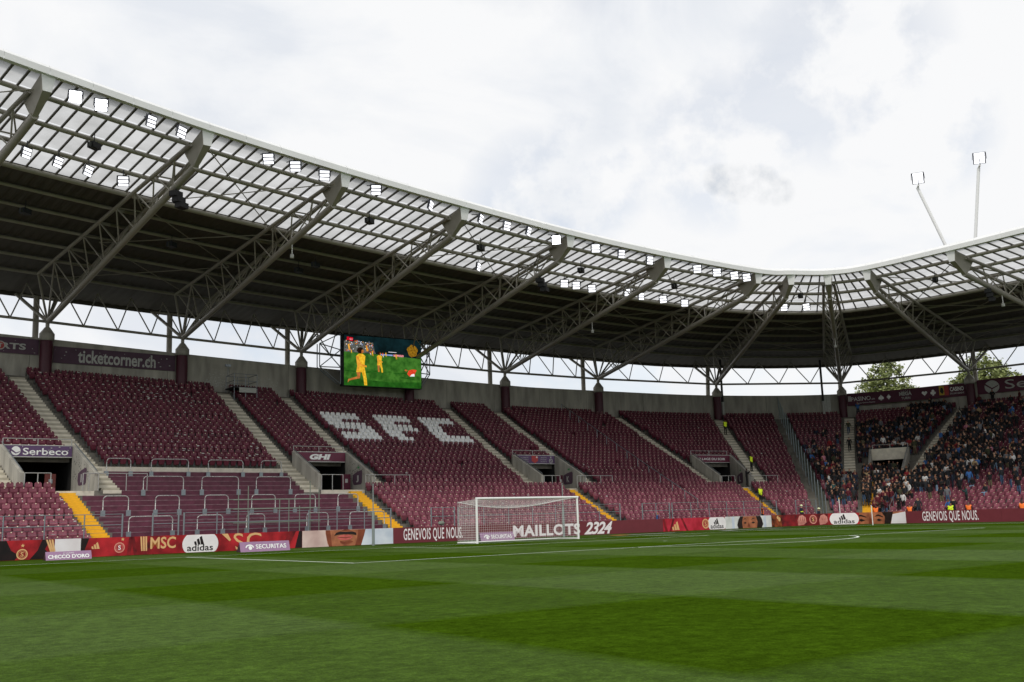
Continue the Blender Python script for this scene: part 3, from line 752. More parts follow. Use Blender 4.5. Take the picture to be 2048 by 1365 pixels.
# ------------------------------------------------------------------ landing rails beside the vomitories
def rail_run(name, pts, h, label, cat='railing', group='steel railings of the stairwells', mids=0, r=.03):
    o = thing(name, Vector(pts[0]), label, cat, group)
    P = [Vector(p) for p in pts]
    for a, b in zip(P, P[1:]):
        tube('top_rail', a+Vector((0, 0, h)), b+Vector((0, 0, h)), r, M['barrier'], o, 6)
        for q in range(mids): tube('mid_rail', a+Vector((0, 0, h*(q+1)/(mids+1))), b+Vector((0, 0, h*(q+1)/(mids+1))), r*.6, M['galv'], o, 5)
    for p in P: tube('post', p, p+Vector((0, 0, h)), r, M['barrier'], o, 6)
    return o
vn = ['leftmost', 'second', 'third', 'fourth', 'corner']
for vi, v in enumerate(VOM[:4]):
    k0 = v['k0']; ul, ur = vom_edge(v, k0); uy = v['y']; z = Vector((0, 0, 0))
    def pt(u): p = stand(u, k0-.1); p.z = stand(u, k0).z-.02; return p
    uya = uy-du(uy, k0, .9); uyb = uy+du(uy, k0, .9)
    rail_run('handrail', [pt(ul+(uya-ul)*q/2) for q in range(3)], 1.05, 'steel railing left of the yellow stairs, before the %s stairwell' % vn[vi])
    ue = ur+du(ur, k0, 3.1)
    rail_run('handrail', [pt(uyb), pt((uyb+ur)/2), pt(ur+du(ur, k0, .2)), pt((ur+ue)/2+.03), pt(ue)], 1.05, 'sticker-covered steel railing right of the yellow stairs, before the %s stairwell' % vn[vi])
    # guard rail over the lintel
    a, b = v['edge'][2], v['edge'][3]; zz = v['zb']+.95
    rail_run('guard_rail', [(a.x, a.y+.3, zz), ((a.x+b.x)/2, (a.y+b.y)/2+.3, zz), (b.x, b.y+.3, zz)], .45, 'low guard rail above the sign of the %s stairwell' % vn[vi])
v = VOM[4]; a, b = v['edge'][2], v['edge'][3]; zz = v['zb']+.95
rail_run('guard_rail', [(a.x+.2, a.y, zz), ((a.x+b.x)/2+.2, (a.y+b.y)/2, zz), (b.x+.2, b.y, zz)], .45, 'low guard rail above the corner stairwell amid the crowd')
# diagonal handrail in the seating, and one short rail by the corner
def rake_rail(name, u0, u1, ka, kb, h, label, every=2.4):
    n = int((kb-ka)/every); P = []
    for q in range(n+1):
        k = ka+(kb-ka)*q/n; P.append(stand(u0+(u1-u0)*q/n, k))
    o = thing(name, P[0], label, 'railing')
    for a, b in zip(P, P[1:]): tube('top_rail', a+Vector((0, 0, h)), b+Vector((0, 0, h)), .035, M['galv'], o, 6)
    for p in P: tube('post', p-Vector((0, 0, .1)), p+Vector((0, 0, h)), .03, M['galv'], o, 6)
rake_rail('diagonal_handrail', 5.55, 5.60, 3.5, 37, 1.15, 'long grey handrail running up through the seats right of the goal')
rake_rail('short_handrail', 8.58, 8.62, .3, 4.5, 1.1, 'short sloping handrail beside the yellow corner stairs among the fans', 2)
rake_rail('short_handrail', 8.98, 8.99, 5.5, 8, 1.0, 'short sloping handrail at the right foot of the dense crowd', 1.3)
# glass segregation fence
gf = thing('glass_fence', stand(7.5, 0), 'tall glass panel fence running up the stand left of the fans', 'fence')
K = [q*38/16 for q in range(17)]
for q, k in enumerate(K):
    p = stand(7.5, k); tube('post', p-Vector((0, 0, .2)), p+Vector((0, 0, 2.3)), .045, M['galv'], gf, 6)
    if q:
        a = stand(7.5, K[q-1]); b = p; geo('glass_pane', [tuple(a+Vector((0, 0, .25))), tuple(b+Vector((0, 0, .25))), tuple(b+Vector((0, 0, 2.2))), tuple(a+Vector((0, 0, 2.2)))], [(0, 1, 2, 3)], M['glass'], gf)
# pitch-side perimeter fence
def fence(x0, x1, y, label, step=1.95, h=2.2):
    o = thing('perimeter_fence', ((x0+x1)/2, y, 0), label, 'fence', 'steel fence between pitch and stand')
    n = max(1, round((x1-x0)/step))
    for i in range(n+1):
        x = x0+(x1-x0)*i/n; tube('post', (x, y, 0), (x, y, h), .05 if i in (0, n) else .035, M['galv'], o, 6)
    for z, r in ((h-.02, .022), (1.62, .028)): tube('rail', (x0, y, z), (x1, y, z), r, M['galv'], o, 6)
    for z in (1.22, 1.42, 1.82, 2.0): tube('wire', (x0, y, z), (x1, y, z), .006, M['galv'], o, 4)
fence(-36, -20.6, 8.85, 'grey steel fence in front of the left block of seats')
fence(-19.0, -17.6, 8.85, 'narrow grey gate section of the fence at the foot of the left yellow stairs', 1.4)
fence(-17.3, -4.2, 8.85, 'grey steel fence in front of the maroon standing terrace')
fence(-1.2, .6, 8.85, 'narrow grey gate section of the fence right of the second yellow stairs', .9)
fence(.9, 15.4, 8.85, 'grey steel fence behind the goal')
fence(17.7, 20.6, 8.85, 'grey gate section of the fence beside the child in blue', 1.4)
fence(20.9, 33.5, 8.85, 'grey steel fence right of the goal, ending at the fourth yellow stairs')
fence(35.4, 38.2, 8.3, 'short grey fence beside the two firefighters', 1.4)

# ------------------------------------------------------------------ goal
gl = thing('goal', (0, 0, 0), 'white football goal with net in front of the stand', 'goal')
for s in (-1, 1): tube('post', (s*3.72, 0, 0), (s*3.72, 0, 2.5), .065, M['white'], gl, 12)
tube('crossbar', (-3.785, 0, 2.5), (3.785, 0, 2.5), .065, M['white'], gl, 12)
tube('ground_bar', (-3.72, 2.0, .04), (3.72, 2.0, .04), .04, M['white'], gl, 8)
for s in (-1, 1): tube('ground_bar', (s*3.72, .06, .04), (s*3.72, 2.0, .04), .04, M['white'], gl, 8)
j = Join(); sp = .14; r = .0048
def back_y(z): return 1.95 if z < 2.3 else 1.95
def top_z(x, y): return 2.46-.38*(1-(x/3.72)**2)*sin(pi*min(1, y/2.0)*.5)-.05*y
nx = int(7.44/sp)
for i in range(nx+1):
    x = -3.72+7.44*i/nx
    pts = [(x, y, top_z(x, y)) for y in (.03, .5, 1.0, 1.5, 1.95)]+[(x, 1.97, z) for z in (1.3, .05)]
    j.tube(pts, r, 3)
for q in range(1, 14): y = 1.95*q/14; j.tube([(x, y, top_z(x, y)) for x in [-3.72+7.44*i/12 for i in range(13)]], r, 3)
for q in range(16): z = .05+.135*q; j.tube([(-3.72, 1.97, z), (3.72, 1.97, z)], r, 3)
for s in (-3.72, 3.72):
    for q in range(14): y = 1.95*q/14+.05; j.tube([(s, y, .05), (s, y, top_z(s, y))], r, 3)
    for q in range(17): z = .05+.14*q; j.tube([(s, .05, z), (s, 1.96, z)], r, 3)
j.tube([(x, 1.95, top_z(x, 1.95)) for x in [-3.72+7.44*i/16 for i in range(17)]], .02, 5)
tag(j.build('net', M['net'], gl), kind='stuff')
# masts of the ball-stop net, corner pole
for x, h, lb in ((-6.75, 3.65, 'grey mast standing left of the goal in front of the boards'), (7.95, 3.65, 'grey mast behind the right side of the goal')):
    o = thing('net_mast', (x, 6.5, 0), lb, 'mast', 'grey masts behind the goal')
    tube('pole', (x, 6.5, 0), (x, 6.5, 2.0), .085, M['pole_grey'], o, 10); tube('upper_pole', (x, 6.5, 2.0), (x, 6.5, h), .035, M['pole_grey'], o, 8)
o = thing('corner_pole', (34, 0, 0), 'thin white corner flag pole at the far corner of the pitch', 'pole'); tube('pole', (34, 0, 0), (34, 0, 1.5), .035, M['white'], o, 8); tube('tip', (34, 0, 1.5), (34, 0, 1.55), .025, M['white'], o, 8)
o = thing('marker_pole', (39.6, 6.9, 0), 'white pole standing among the lower seats right of the glass fence', 'pole'); tube('pole', (39.6, 6.9, .2), (39.6, 6.9, 2.2), .04, M['white'], o, 8); tube('cap', (39.6, 6.9, 2.2), (39.6, 6.9, 2.3), .045, M['yellow'], o, 8)
# ------------------------------------------------------------------ advertising boards round the pitch
def led(name, c, c2=None, scale=2.0, var=.12): return mat('print_'+name, c, .55, var=var, scale=scale, emit=.12, col2=c2, spec=.3)
A = {}
A['maroon'] = led('maroon', '#6a2c33', var=.06); A['red'] = led('red_jersey', '#7c1218', '#b8242c', 1.3); A['black'] = led('black', '#120d0d', '#231414', 1.5)
A['dkred'] = led('dark_red', '#4a0d12', '#8e1b22', 1.8); A['white'] = led('white', '#e6e1e0', var=.05); A['gold'] = led('gold', '#d8ac76', var=.05)
A['beige'] = led('beige', '#c4a49c', '#d8c0b6', .8); A['skin'] = led('skin', '#8c5238', '#b87450', 1.6); A['skin2'] = led('skin_shadow', '#6a3220', '#8c4a30', 2); A['lip'] = led('lip', '#b8504c', '#d87068', 2)
A['dark'] = led('dark_hair', '#1c1412', '#2c201c', 4); A['paleblue'] = led('pale_blue', '#b8c4d4', '#d8dde4', .8); A['pink'] = led('pale_pink', '#dcd2d2', '#e8e4e6', .6)
A['orange'] = led('warm_orange', '#3a130c', '#a4522c', 2.2, .5); A['red2'] = led('bright_red', '#a01828', '#c83044', 1.2); A['letter'] = led('letter_white', '#e4dcdc', var=.03); A['hand'] = led('hand', '#b06a60', '#d08c80', 2)
A['interior'] = led('pale_interior', '#c8cac4', '#e2e2de', 1.0); A['mauve'] = mat('mauve_board', '#9c7898', .6, var=.06); A['plum'] = mat('plum_side', '#3a1c2c', .6, var=.1); A['crest'] = led('crest_pink', '#d08878', var=.1)
LY = 8.0; LH = .98
corner = [(-46, LY), (33.0, LY), (37.4, 6.6), (38.7, 4.4), (38.7, -40)]
def led_x(px, y=LY):                     # x on the straight board line for a picture column (plan estimate)
    lo, hi = -60.0, 60.0
    for _ in range(50):
        m_ = (lo+hi)/2
        if to_px((m_, y, .5))[0] < px: lo = m_
        else: hi = m_
    return lo
def side_y(px, x=38.7):
    lo, hi = -40.0, 6.0
    for _ in range(50):
        m_ = (lo+hi)/2
        if to_px((x, m_, .5))[0] < px: hi = m_
        else: lo = m_
    return lo
def board(x0, x1, mt, label, p=None, q=None):
    p = Vector((x0, LY, 0)) if p is None else Vector(p); q = Vector((x1, LY, 0)) if q is None else Vector(q)
    d = (q-p); wd = d.length; pl = Plane(p, d); o = thing('advertising_board', (p+q)/2, label, 'board', 'advertising boards round the pitch')
    g = .004
    V = [pl.at(a, b, off) for off in (0, -.16) for a, b in ((g, .02), (wd-g, .02), (wd-g, LH), (g, LH))]
    geo('panel', V, [(0, 1, 2, 3), (7, 6, 5, 4), (3, 2, 6, 7), (1, 5, 6, 2), (0, 3, 7, 4)], [mt, M['black']], o, [0, 1, 1, 1, 1])
    return o, pl, wd
def three_bars(pl, o, a, b, h, mt, flip=1):
    """slanted three-stripe mountain mark, h tall, left at a"""
    for i, (f) in enumerate((.42, .72, 1.0)):
        x = a+i*h*.42; w_ = h*.27; hh = h*f
        top_ = hh
        pl.poly('stripe_mark', [(x+h*.30*(1-f)*0, b), (x+w_+.12*h, b), (x+w_-.22*h*f, b+top_), (x-.25*h*f, b+top_*.80)][:4] if False else [(x-.1*h+h*.16*(1-f), b), (x+w_, b), (x+w_-.30*h*f, b+hh), (x-.32*h*f+.04*h, b+hh*.84)], mt, o, .012)
def crest(pl, o, a, b, r, mt, mt2):
    pl.ring('crest_ring', a, b, r*.78, r, mt, o, .010); pl.ring('crest_inner_ring', a, b, r*.60, r*.66, mt, o, .010)
    pl.text('S', a-r*.28, b-r*.42, r*.56, r*.84, mt2, o, .012, 'crest_letter', bold=.02)
def star(pl, o, a, b, r, mt):
    pl.poly('star', [(a+(r if i % 2 == 0 else r*.42)*sin(pi*i/5), b+(r if i % 2 == 0 else r*.42)*cos(pi*i/5)) for i in range(10)], mt, o, .010)
def sport_disc(pl, o, a, wd, ht):
    pl.disc('white_disc', a, ht*.47, wd*.5, ht*.66, A['white'], o, .008) if False else pl.poly('white_disc', [(a+wd*.5*cos(t), min(ht-.01, max(.03, ht*.48+ht*.78*sin(t)))) for t in [2*pi*i/36 for i in range(36)]], A['white'], o, .008)
    three_bars(pl, o, a-wd*.16, ht*.44, ht*.48, A['black'])
    pl.text('adidas', a-wd*.37, ht*.10, wd*.72, ht*.36, A['black'], o, .012, bold=.015)
X = lambda px: led_x(px)
# 1 far left jersey
x0 = -34.5; x1 = X(109)
o, pl, wd = board(x0, x1, A['red'], 'board with red and black football shirt and round crest, cut by the left edge')
r_ = lambda px: X(px)-x0
for pts in ([(r_(-8), LH), (r_(12), LH), (r_(22), .5), (r_(38), .25), (r_(30), .03), (r_(-8), .03)], [(r_(60), .03), (r_(75), .45), (r_(84), .98), (r_(100), .98), (r_(90), .5), (r_(108), .03)]): pl.poly('shirt_fold', pts, A['black'], o)
crest(pl, o, r_(44.5), .30, .26, A['gold'], A['gold']); star(pl, o, r_(45), .72, .1, A['gold'])
for i in range(3): pl.poly('shirt_stripe', [(r_(91+i*5.5), LH-.01), (r_(94.5+i*5.5), LH-.01), (r_(104.5+i*3.2), .40), (r_(101.5+i*3.2), .30)], A['gold'], o, .011)
o, pl, wd = board(x1, X(161.5), A['pink'], 'plain pale pinkish white board behind the small mauve board at left')
# 2 long jersey board
x0 = X(161.5); x1 = X(437)
o, pl, wd = board(x0, x1, A['red'], 'board with red shirt, gold three-letter word and white disc with black stripes')
r_ = lambda px: X(px)-x0
pl.poly('shirt_fold', [(0, .03), (r_(166), .03), (r_(171), .5), (r_(178), LH), (0, LH)], A['black'], o)
for a, b, c in ((254, 262, 258), (268, 276, 262), (285, 297, 300)): pl.poly('shirt_fold', [(r_(a), .03), (r_(b), .03), (r_(c+6), LH), (r_(c), LH)], A['dkred'], o, .007)
three_bars(pl, o, r_(184), .42, .34, A['gold']); crest(pl, o, r_(239), .44, .27, A['crest'], A['white']); star(pl, o, r_(245), .86, .1, A['gold'])
for i in range(3): pl.poly('shirt_stripe', [(r_(280+i*5), LH-.01), (r_(283.5+i*5), LH-.01), (r_(285.5+i*4.4), .22), (r_(282.5+i*4.4), .22)], A['gold'], o, .011)
pl.text('MSC', r_(300.5), .30, r_(351.5)-r_(300.5), .62, A['gold'], o, bold=.02)
sport_disc(pl, o, r_(401), r_(437)-r_(365), LH)
x0 = x1; x1 = X(604.5)
o, pl, wd = board(x0, x1, A['red'], 'board with red shirt and large cropped gold letters behind the left mauve board')
r_ = lambda px: X(px)-x0
pl.text('SC', r_(467), .02, r_(528)-r_(467), .96, A['gold'], o, bold=.0, shear=-.2); pl.poly('shirt_stripe', [(r_(443), LH-.01), (r_(455), LH-.01), (r_(462), .62), (r_(459), .55)], A['gold'], o, .011)
pl.poly('shirt_fold', [(r_(560), .03), (r_(576), .03), (r_(592), LH), (r_(580), LH)], A['dkred'], o); pl.poly('shirt_fold', [(r_(590), .03), (r_(604), .03), (r_(604), LH), (r_(598), LH)], A['black'], o)
# 3 mouth portrait
x0 = x1; x1 = X(786.5)
o, pl, wd = board(x0, x1, A['beige'], 'board with the lower half of a face, lips and chin, on pale background')
r_ = lambda px: X(px)-x0
def smooth_poly(name, pts, mt, o_, off=.008): pl.poly(name, [(r_(a), b) for a, b in pts], mt, o_, off)
smooth_poly('sky_part', [(716, .03), (786, .03), (786, LH-.01), (716, LH-.01)], A['paleblue'], o, .006)
smooth_poly('face', [(658, .02), (655, .2), (653, .5), (651, .8), (651, LH-.01), (731, LH-.01), (729, .75), (724, .4), (722, .02)], A['skin'], o, .008)
smooth_poly('cheek_shadow', [(651, LH-.01), (660, LH-.01), (662, .55), (664, .02), (658, .02), (653, .5)], A['skin2'], o, .010)
smooth_poly('cheek_shadow', [(716, LH-.01), (731, LH-.01), (728, .6), (722, .02), (710, .02), (714, .4)], A['skin2'], o, .010)
smooth_poly('moustache', [(668, .62), (672, .80), (680, .88), (692, .84), (704, .86), (712, .78), (713, .62), (704, .68), (690, .70), (676, .68)], A['dark'], o, .010)
smooth_poly('nostril_shadow', [(681, .92), (688, .98), (698, .98), (702, .92), (692, .89)], A['skin2'], o, .011)
smooth_poly('lips', [(673, .52), (679, .62), (686, .68), (691, .65), (696, .68), (702, .62), (706, .54), (700, .40), (690, .34), (680, .40)], A['lip'], o, .012)
smooth_poly('lip_line', [(673, .53), (681, .55), (690, .52), (699, .55), (706, .54), (699, .50), (690, .47), (681, .50)], A['skin2'], o, .014)
smooth_poly('chin_shadow', [(679, .34), (690, .26), (700, .34), (707, .25), (699, .14), (688, .11), (681, .18)], A['skin2'], o, .011)
# 4 maroon slogan behind the goal
x0 = x1; x1 = X(930)
o, pl, wd = board(x0, x1, A['maroon'], 'maroon board with narrow white slogan, left of the goal'); r_ = lambda px: X(px)-x0
pl.text('GENEVOIS QUE NOUS.', r_(807), .07, r_(925)-r_(807), .84, A['letter'], o, bold=.012, spacing=1.08)
x0 = x1; x1 = X(1326)
o, pl, wd = board(x0, x1, A['maroon'], 'maroon board with big white lettering seen partly through the goal net'); r_ = lambda px: X(px)-x0
pl.text('MAILLOTS', r_(1026), .10, r_(1160)-r_(1026), .78, A['letter'], o, bold=.035, spacing=1.06); pl.text('2324', r_(1168), .06, r_(1225)-r_(1168), .88, A['letter'], o, bold=.03, shear=.35, spacing=.9)
# 5 red jersey right of goal
x0 = x1; x1 = X(1450)
o, pl, wd = board(x0, x1, A['red2'], 'board with bright red shirt, gold stripes and pale disc, right of the goal'); r_ = lambda px: X(px)-x0
for a, b, c in ((1330, 1335, 1326), (1338, 1342, 1346), (1372, 1376, 1362)): pl.poly('shirt_fold', [(r_(a), .03), (r_(b), .03), (r_(c+4), LH), (r_(c), LH)], A['dkred'], o, .007)
three_bars(pl, o, r_(1345), .10, .66, A['gold']); crest(pl, o, r_(1411), .50, .38, A['gold'], A['gold'])
sport_disc(pl, o, r_(1434), r_(1452)-r_(1416), LH)
# 6 half face interior
x0 = x1; x1 = X(1543)
o, pl, wd = board(x0, x1, A['interior'], 'board with pale room and cropped face of a curly-haired man'); r_ = lambda px: X(px)-x0
for a, b in ((1464, 1469), (1527, 1532)): pl.poly('window_frame_print', [(r_(a), .03), (r_(b), .03), (r_(b), LH-.01), (r_(a), LH-.01)], A['paleblue'], o)
pl.poly('hair', [(r_(1476), .02), (r_(1474), .3), (r_(1477), .7), (r_(1481), LH-.01), (r_(1521), LH-.01), (r_(1524), .7), (r_(1526), .3), (r_(1523), .02)], A['dark'], o, .008)
pl.poly('face', [(r_(1485), .02), (r_(1484), .5), (r_(1487), LH-.01), (r_(1512), LH-.01), (r_(1515), .5), (r_(1513), .02)], A['skin'], o, .010)
for a, b in ((1486, 1494), (1501, 1511)):
    pl.poly('eyebrow', [(r_(a), .66), (r_((a+b)/2), .82), (r_(b), .72), (r_((a+b)/2), .74)], A['dark'], o, .012); pl.poly('eye', [(r_(a+1), .42), (r_((a+b)/2), .54), (r_(b-1), .44), (r_((a+b)/2), .36)], A['dark'], o, .012)
pl.poly('nose_shadow', [(r_(1494), .12), (r_(1497), .5), (r_(1500), .12)], A['skin2'], o, .012)
# 7 dark board with hands up to the corner
x0 = x1; x1 = X(1592) 
x1 = 32.98
o, pl, wd = board(x0, x1, A['orange'], 'dark board with glowing orange lights, just left of the firefighters')
pl.disc('light_spot', wd*.62, .78, .12, .14, A['gold'], o, .010, 12); pl.disc('light_spot', wd*.78, .62, .15, .18, A['gold'], o, .010, 12)
ang = [(33.0, LY), (37.4, 6.6), (38.7, 4.4)]
o, pl, wd = board(0, 0, A['dkred'], 'corner board with two fists either side of a round crest', (33.0, LY, 0), (37.4, 6.6, 0))
def pa(px, P0=Vector((33.0, LY, .5)), P1=Vector((37.4, 6.6, .5))):
    lo, hi = -.2, 1.3
    for _ in range(40):
        m_ = (lo+hi)/2
        if to_px(P0+(P1-P0)*m_)[0] < px: lo = m_
        else: hi = m_
    return lo*(P1-P0).length
hw = wd
for a in (pa(1604), hw-.45):
    pl.poly('fist', [(a-.42, .05), (a-.45, .5), (a-.25, .85), (a+.08, .92), (a+.38, .7), (a+.42, .3), (a+.15, .1)], A['hand'], o, .008)
    for f in (-.18, .02, .2): pl.poly('finger_shadow', [(a+f, .45), (a+f+.04, .84), (a+f+.07, .45)], A['skin2'], o, .010)
cc_ = hw-1.5; pl.disc('crest_ground', cc_, .52, .42, .42, A['dkred'], o, .009); crest(pl, o, cc_, .52, .38, A['crest'], A['gold'])
o, pl, wd = board(0, 0, A['red'], 'short corner board with white disc and black stripes', (37.4, 6.6, 0), (38.7, 4.4, 0))
sport_disc(pl, o, wd*.52, wd*.93, LH)
# side boards
ys = lambda px: side_y(px)
y0 = 4.4
def sboard(ya, yb, mt, label): return board(0, 0, mt, label, (38.7, ya, 0), (38.7, yb, 0))
ya, yb = 4.4, ys(1812)
o, pl, wd = sboard(ya, yb, A['skin'], 'board with close-up of two eyes behind the white corner pole'); r_ = lambda px: ya-ys(px)
pl.poly('pale_part', [(r_(1781), .03), (wd-.01, .03), (wd-.01, LH-.01), (r_(1786), LH*.8)], A['pink'], o)
pl.poly('hair', [(r_(1768), .02), (r_(1770), .6), (r_(1764), LH-.01), (r_(1787), LH-.01), (r_(1784), .5), (r_(1780), .02)], A['dark'], o, .008)
for a, b in ((1712, 1733), (1749, 1766)):
    pl.poly('eyebrow', [(r_(a), .60), (r_(a+5), .76), (r_((a+b)/2), .80), (r_(b), .62), (r_(b), .54), (r_((a+b)/2), .66)], A['dark'], o, .012); pl.poly('eye', [(r_(a+4), .34), (r_((a+b)/2), .46), (r_(b-2), .32), (r_((a+b)/2), .22)], A['dark'], o, .012)
pl.poly('nose_shadow', [(r_(1737), .05), (r_(1740), .7), (r_(1744), .05)], A['skin2'], o, .010)
ya, yb = yb, ys(2003); o, pl, wd = sboard(ya, yb, A['maroon'], 'maroon board with narrow white slogan under the side stand'); r_ = lambda px: ya-ys(px)
pl.text('GENEVOIS QUE NOUS.', r_(1845), .05, r_(1957)-r_(1845), .88, A['letter'], o, bold=.012, spacing=1.08)
ya, yb = yb, -38; sboard(ya, yb, A['maroon'], 'plain maroon board at the right edge under the side stand')

# small wedge boards on the grass
def wedge(xa, xb, y, mt, label, body, logo, h=.62, tilt_=.2):
    o = thing('wedge_board', ((xa+xb)/2, y, 0), label, 'board', 'small wedge boards near the goal line')
    V = [(xa, y, .0), (xb, y, .0), (xb, y+tilt_, h), (xa, y+tilt_, h), (xa, y+.6, 0), (xb, y+.6, 0)]
    geo('wedge_body', V, [(0, 1, 2, 3), (3, 2, 5, 4), (0, 3, 4), (1, 5, 2)], [mt, A['plum']], o, [0, 1, 1, 1])
    pl = Plane((xa, y, 0), (1, 0, 0), (0, tilt_, h)); L_ = hypot(tilt_, h); wd = xb-xa
    if logo == 'eye':
        pl.text(body, wd*.31, L_*.27, wd*.62, L_*.44, M['white'], o, bold=.02)
        n = 16
        pl.polys('eye_mark', [[(wd*.19+wd*.085*cos(pi*i/n), L_*.40+L_*.33*sin(pi*i/n)), (wd*.19+wd*.085*cos(pi*(i+1)/n), L_*.40+L_*.33*sin(pi*(i+1)/n)), (wd*.19+wd*.06*cos(pi*(i+1)/n), L_*.40+L_*.2*sin(pi*(i+1)/n)), (wd*.19+wd*.06*cos(pi*i/n), L_*.40+L_*.2*sin(pi*i/n))] for i in range(n)], M['white'], o, .012)
        pl.disc('eye_pupil', wd*.20, L_*.38, wd*.036, L_*.2, M['white'], o, .012, 14)
    else:
        pl.text(body, wd*.05, L_*.16, wd*.9, L_*.46, M['white'], o, bold=.035); pl.text(logo, wd*.38, L_*.70, wd*.24, L_*.16, M['white'], o)
    return o
wedge(-25.0, -22.9, 5.6, A['mauve'], 'small mauve wedge board with white coffee lettering at the left edge of the grass', "CHICCO D'ORO", 'CAFFÈ', .40)
wedge(-15.7, -12.9, 4.6, A['mauve'], 'mauve wedge board with white eye mark left of the goal', 'SECURITAS', 'eye', .52)
wedge(-.25, 2.35, 4.6, A['mauve'], 'mauve wedge board with white eye mark seen through the goal net', 'SECURITAS', 'eye', .52)
# printed carpets lying beside the goal
for xa, xb, lb, c1 in ((9.8, 16.2, 'dark printed carpet with orange end lying on the grass right of the goal', '#e08a3c'), (20.8, 27.9, 'dark printed carpet with white marks lying on the grass far right of the goal', '#d8d8d8')):
    o = thing('printed_carpet', ((xa+xb)/2, 3.6, 0), lb, 'carpet')
    me_ = mat('carpet_print', '#26303a', .8, var=.15, scale=4); m2 = mat('carpet_end', c1, .8, var=.1)
    box('carpet_base', ((xa+xb)/2, 3.6, .012), (xb-xa, 1.1, .014), me_, o); quad('end_patch', xa, 3.05, xa+1.2, 4.15, .024, m2, o)
    for i in range(9): xx = xa+1.6+i*(xb-xa-2.2)/9; quad('print_mark', xx, 3.2, xx+.35, 4.0, .024, M['offwhite'], o)

# ------------------------------------------------------------------ banners on the rear wall
B_ = {'purple': mat('faded_plum_banner', '#584050', .8, var=.12, scale=1.5), 'maroon': mat('maroon_banner', '#58263a', .7, var=.08, scale=1.2), 'plum': mat('plum_sign', '#5c4268', .6, var=.06), 'wine': mat('wine_sign', '#6a2840', .6, var=.06), 'redmark': mat('red_mark', '#b04040', .7, var=.1), 'yellowmark': mat('yellow_mark', '#c8a83a', .7, var=.1), 'green': mat('green_mark', '#2f8a4a', .6, var=0)}
def wall_banner(ua, ub, za, zb, mt, label, n=1):
    C0 = Cp(ua); C1 = Cp(ub); n0, _ = facing(ua, NR-1); n1, _ = facing(ub, NR-1)
    p = Vector((C0[0]+n0.x*.34, C0[1]+n0.y*.34, za)); q = Vector((C1[0]+n1.x*.34, C1[1]+n1.y*.34, za))
    mid = Cp((ua+ub)/2); nm_, _ = facing((ua+ub)/2, NR-1); bow = (Vector((mid[0]+nm_.x*.34, mid[1]+nm_.y*.34, za))-(p+q)/2); nn = Vector((nm_.x, nm_.y, 0)); sh = bow.dot(nn)
    if sh > 0: p += nn*sh; q += nn*sh
    d = q-p; wd = d.length; pl = Plane(p, d); o = thing('wall_banner', (p+q)/2, label, 'banner', 'banners on the rear wall'); h = zb-za
    V = [pl.at(a, b, off) for off in (.02, -.03) for a, b in ((0, 0), (wd, 0), (wd, h), (0, h))]
    geo('cloth', V, [(0, 1, 2, 3), (7, 6, 5, 4), (0, 4, 5, 1), (1, 5, 6, 2), (2, 6, 7, 3), (3, 7, 4, 0)], mt, o)
    return o, pl, wd, h
def scraps(pl, wd, h, n, o, mt, s=.12, name='paper_scrap'):
    j = Join()
    for _ in range(n):
        a, b, w_, h_ = random.uniform(.05, wd-.2), random.uniform(.03, h-.1), random.uniform(.03, s), random.uniform(.03, s*.6)
        j.add([pl.at(a, b, .035), pl.at(a+w_, b+random.uniform(-.02, .02), .035), pl.at(a+w_, b+h_, .035), pl.at(a, b+h_, .035)], [(0, 1, 2, 3)])
    tag(j.build(name, mt, o), kind='stuff')
o, pl, wd, h = wall_banner(.30, .955, 14.75, 15.95, B_['purple'], 'faded plum banner with outlined white letters and red badge, cut by the left edge')
pl.text('SPORTS', wd*.34, h*.26, wd*.53, h*.40, M['offwhite'], o, .03, bold=.03); pl.disc('badge', wd*.615, h*.46, .34, .34, M['offwhite'], o, .04); pl.disc('badge_centre', wd*.615, h*.46, .27, .27, B_['redmark'], o, .05); pl.text('T', wd*.615-.13, h*.46-.16, .26, .32, M['offwhite'], o, .06, bold=.05); scraps(pl, wd, h, 10, o, M['offwhite'])
o, pl, wd, h = wall_banner(1.055, 1.955, 14.25, 15.55, B_['purple'], 'wide faded plum banner with tall pale web-address lettering between two columns')
pl.text('ticketcorner.ch', wd*.19, h*.10, wd*.64, h*.80, M['offwhite'], o, .03, bold=.025, spacing=1.0); scraps(pl, wd, h, 22, o, M['offwhite'])
o, pl, wd, h = wall_banner(8.04, 8.965, 13.3, 14.7, B_['maroon'], 'long maroon banner with white lettering and card suit symbols above the fans')
pl.text('PASINO', wd*.04, h*.36, wd*.17, h*.34, M['white'], o, .03); pl.text('.CH', wd*.215, h*.36, wd*.03, h*.12, M['white'], o, .03); pl.text('Swiss Online Casino', wd*.09, h*.12, wd*.155, h*.11, M['white'], o, .03); pl.polys('bar_mark', [[(wd*.04-.35+q*.12, h*.36), (wd*.04-.28+q*.12, h*.36), (wd*.04-.28+q*.12, h*.8), (wd*.04-.35+q*.12, h*.8)] for q in range(3)], M['white'], o, .03)
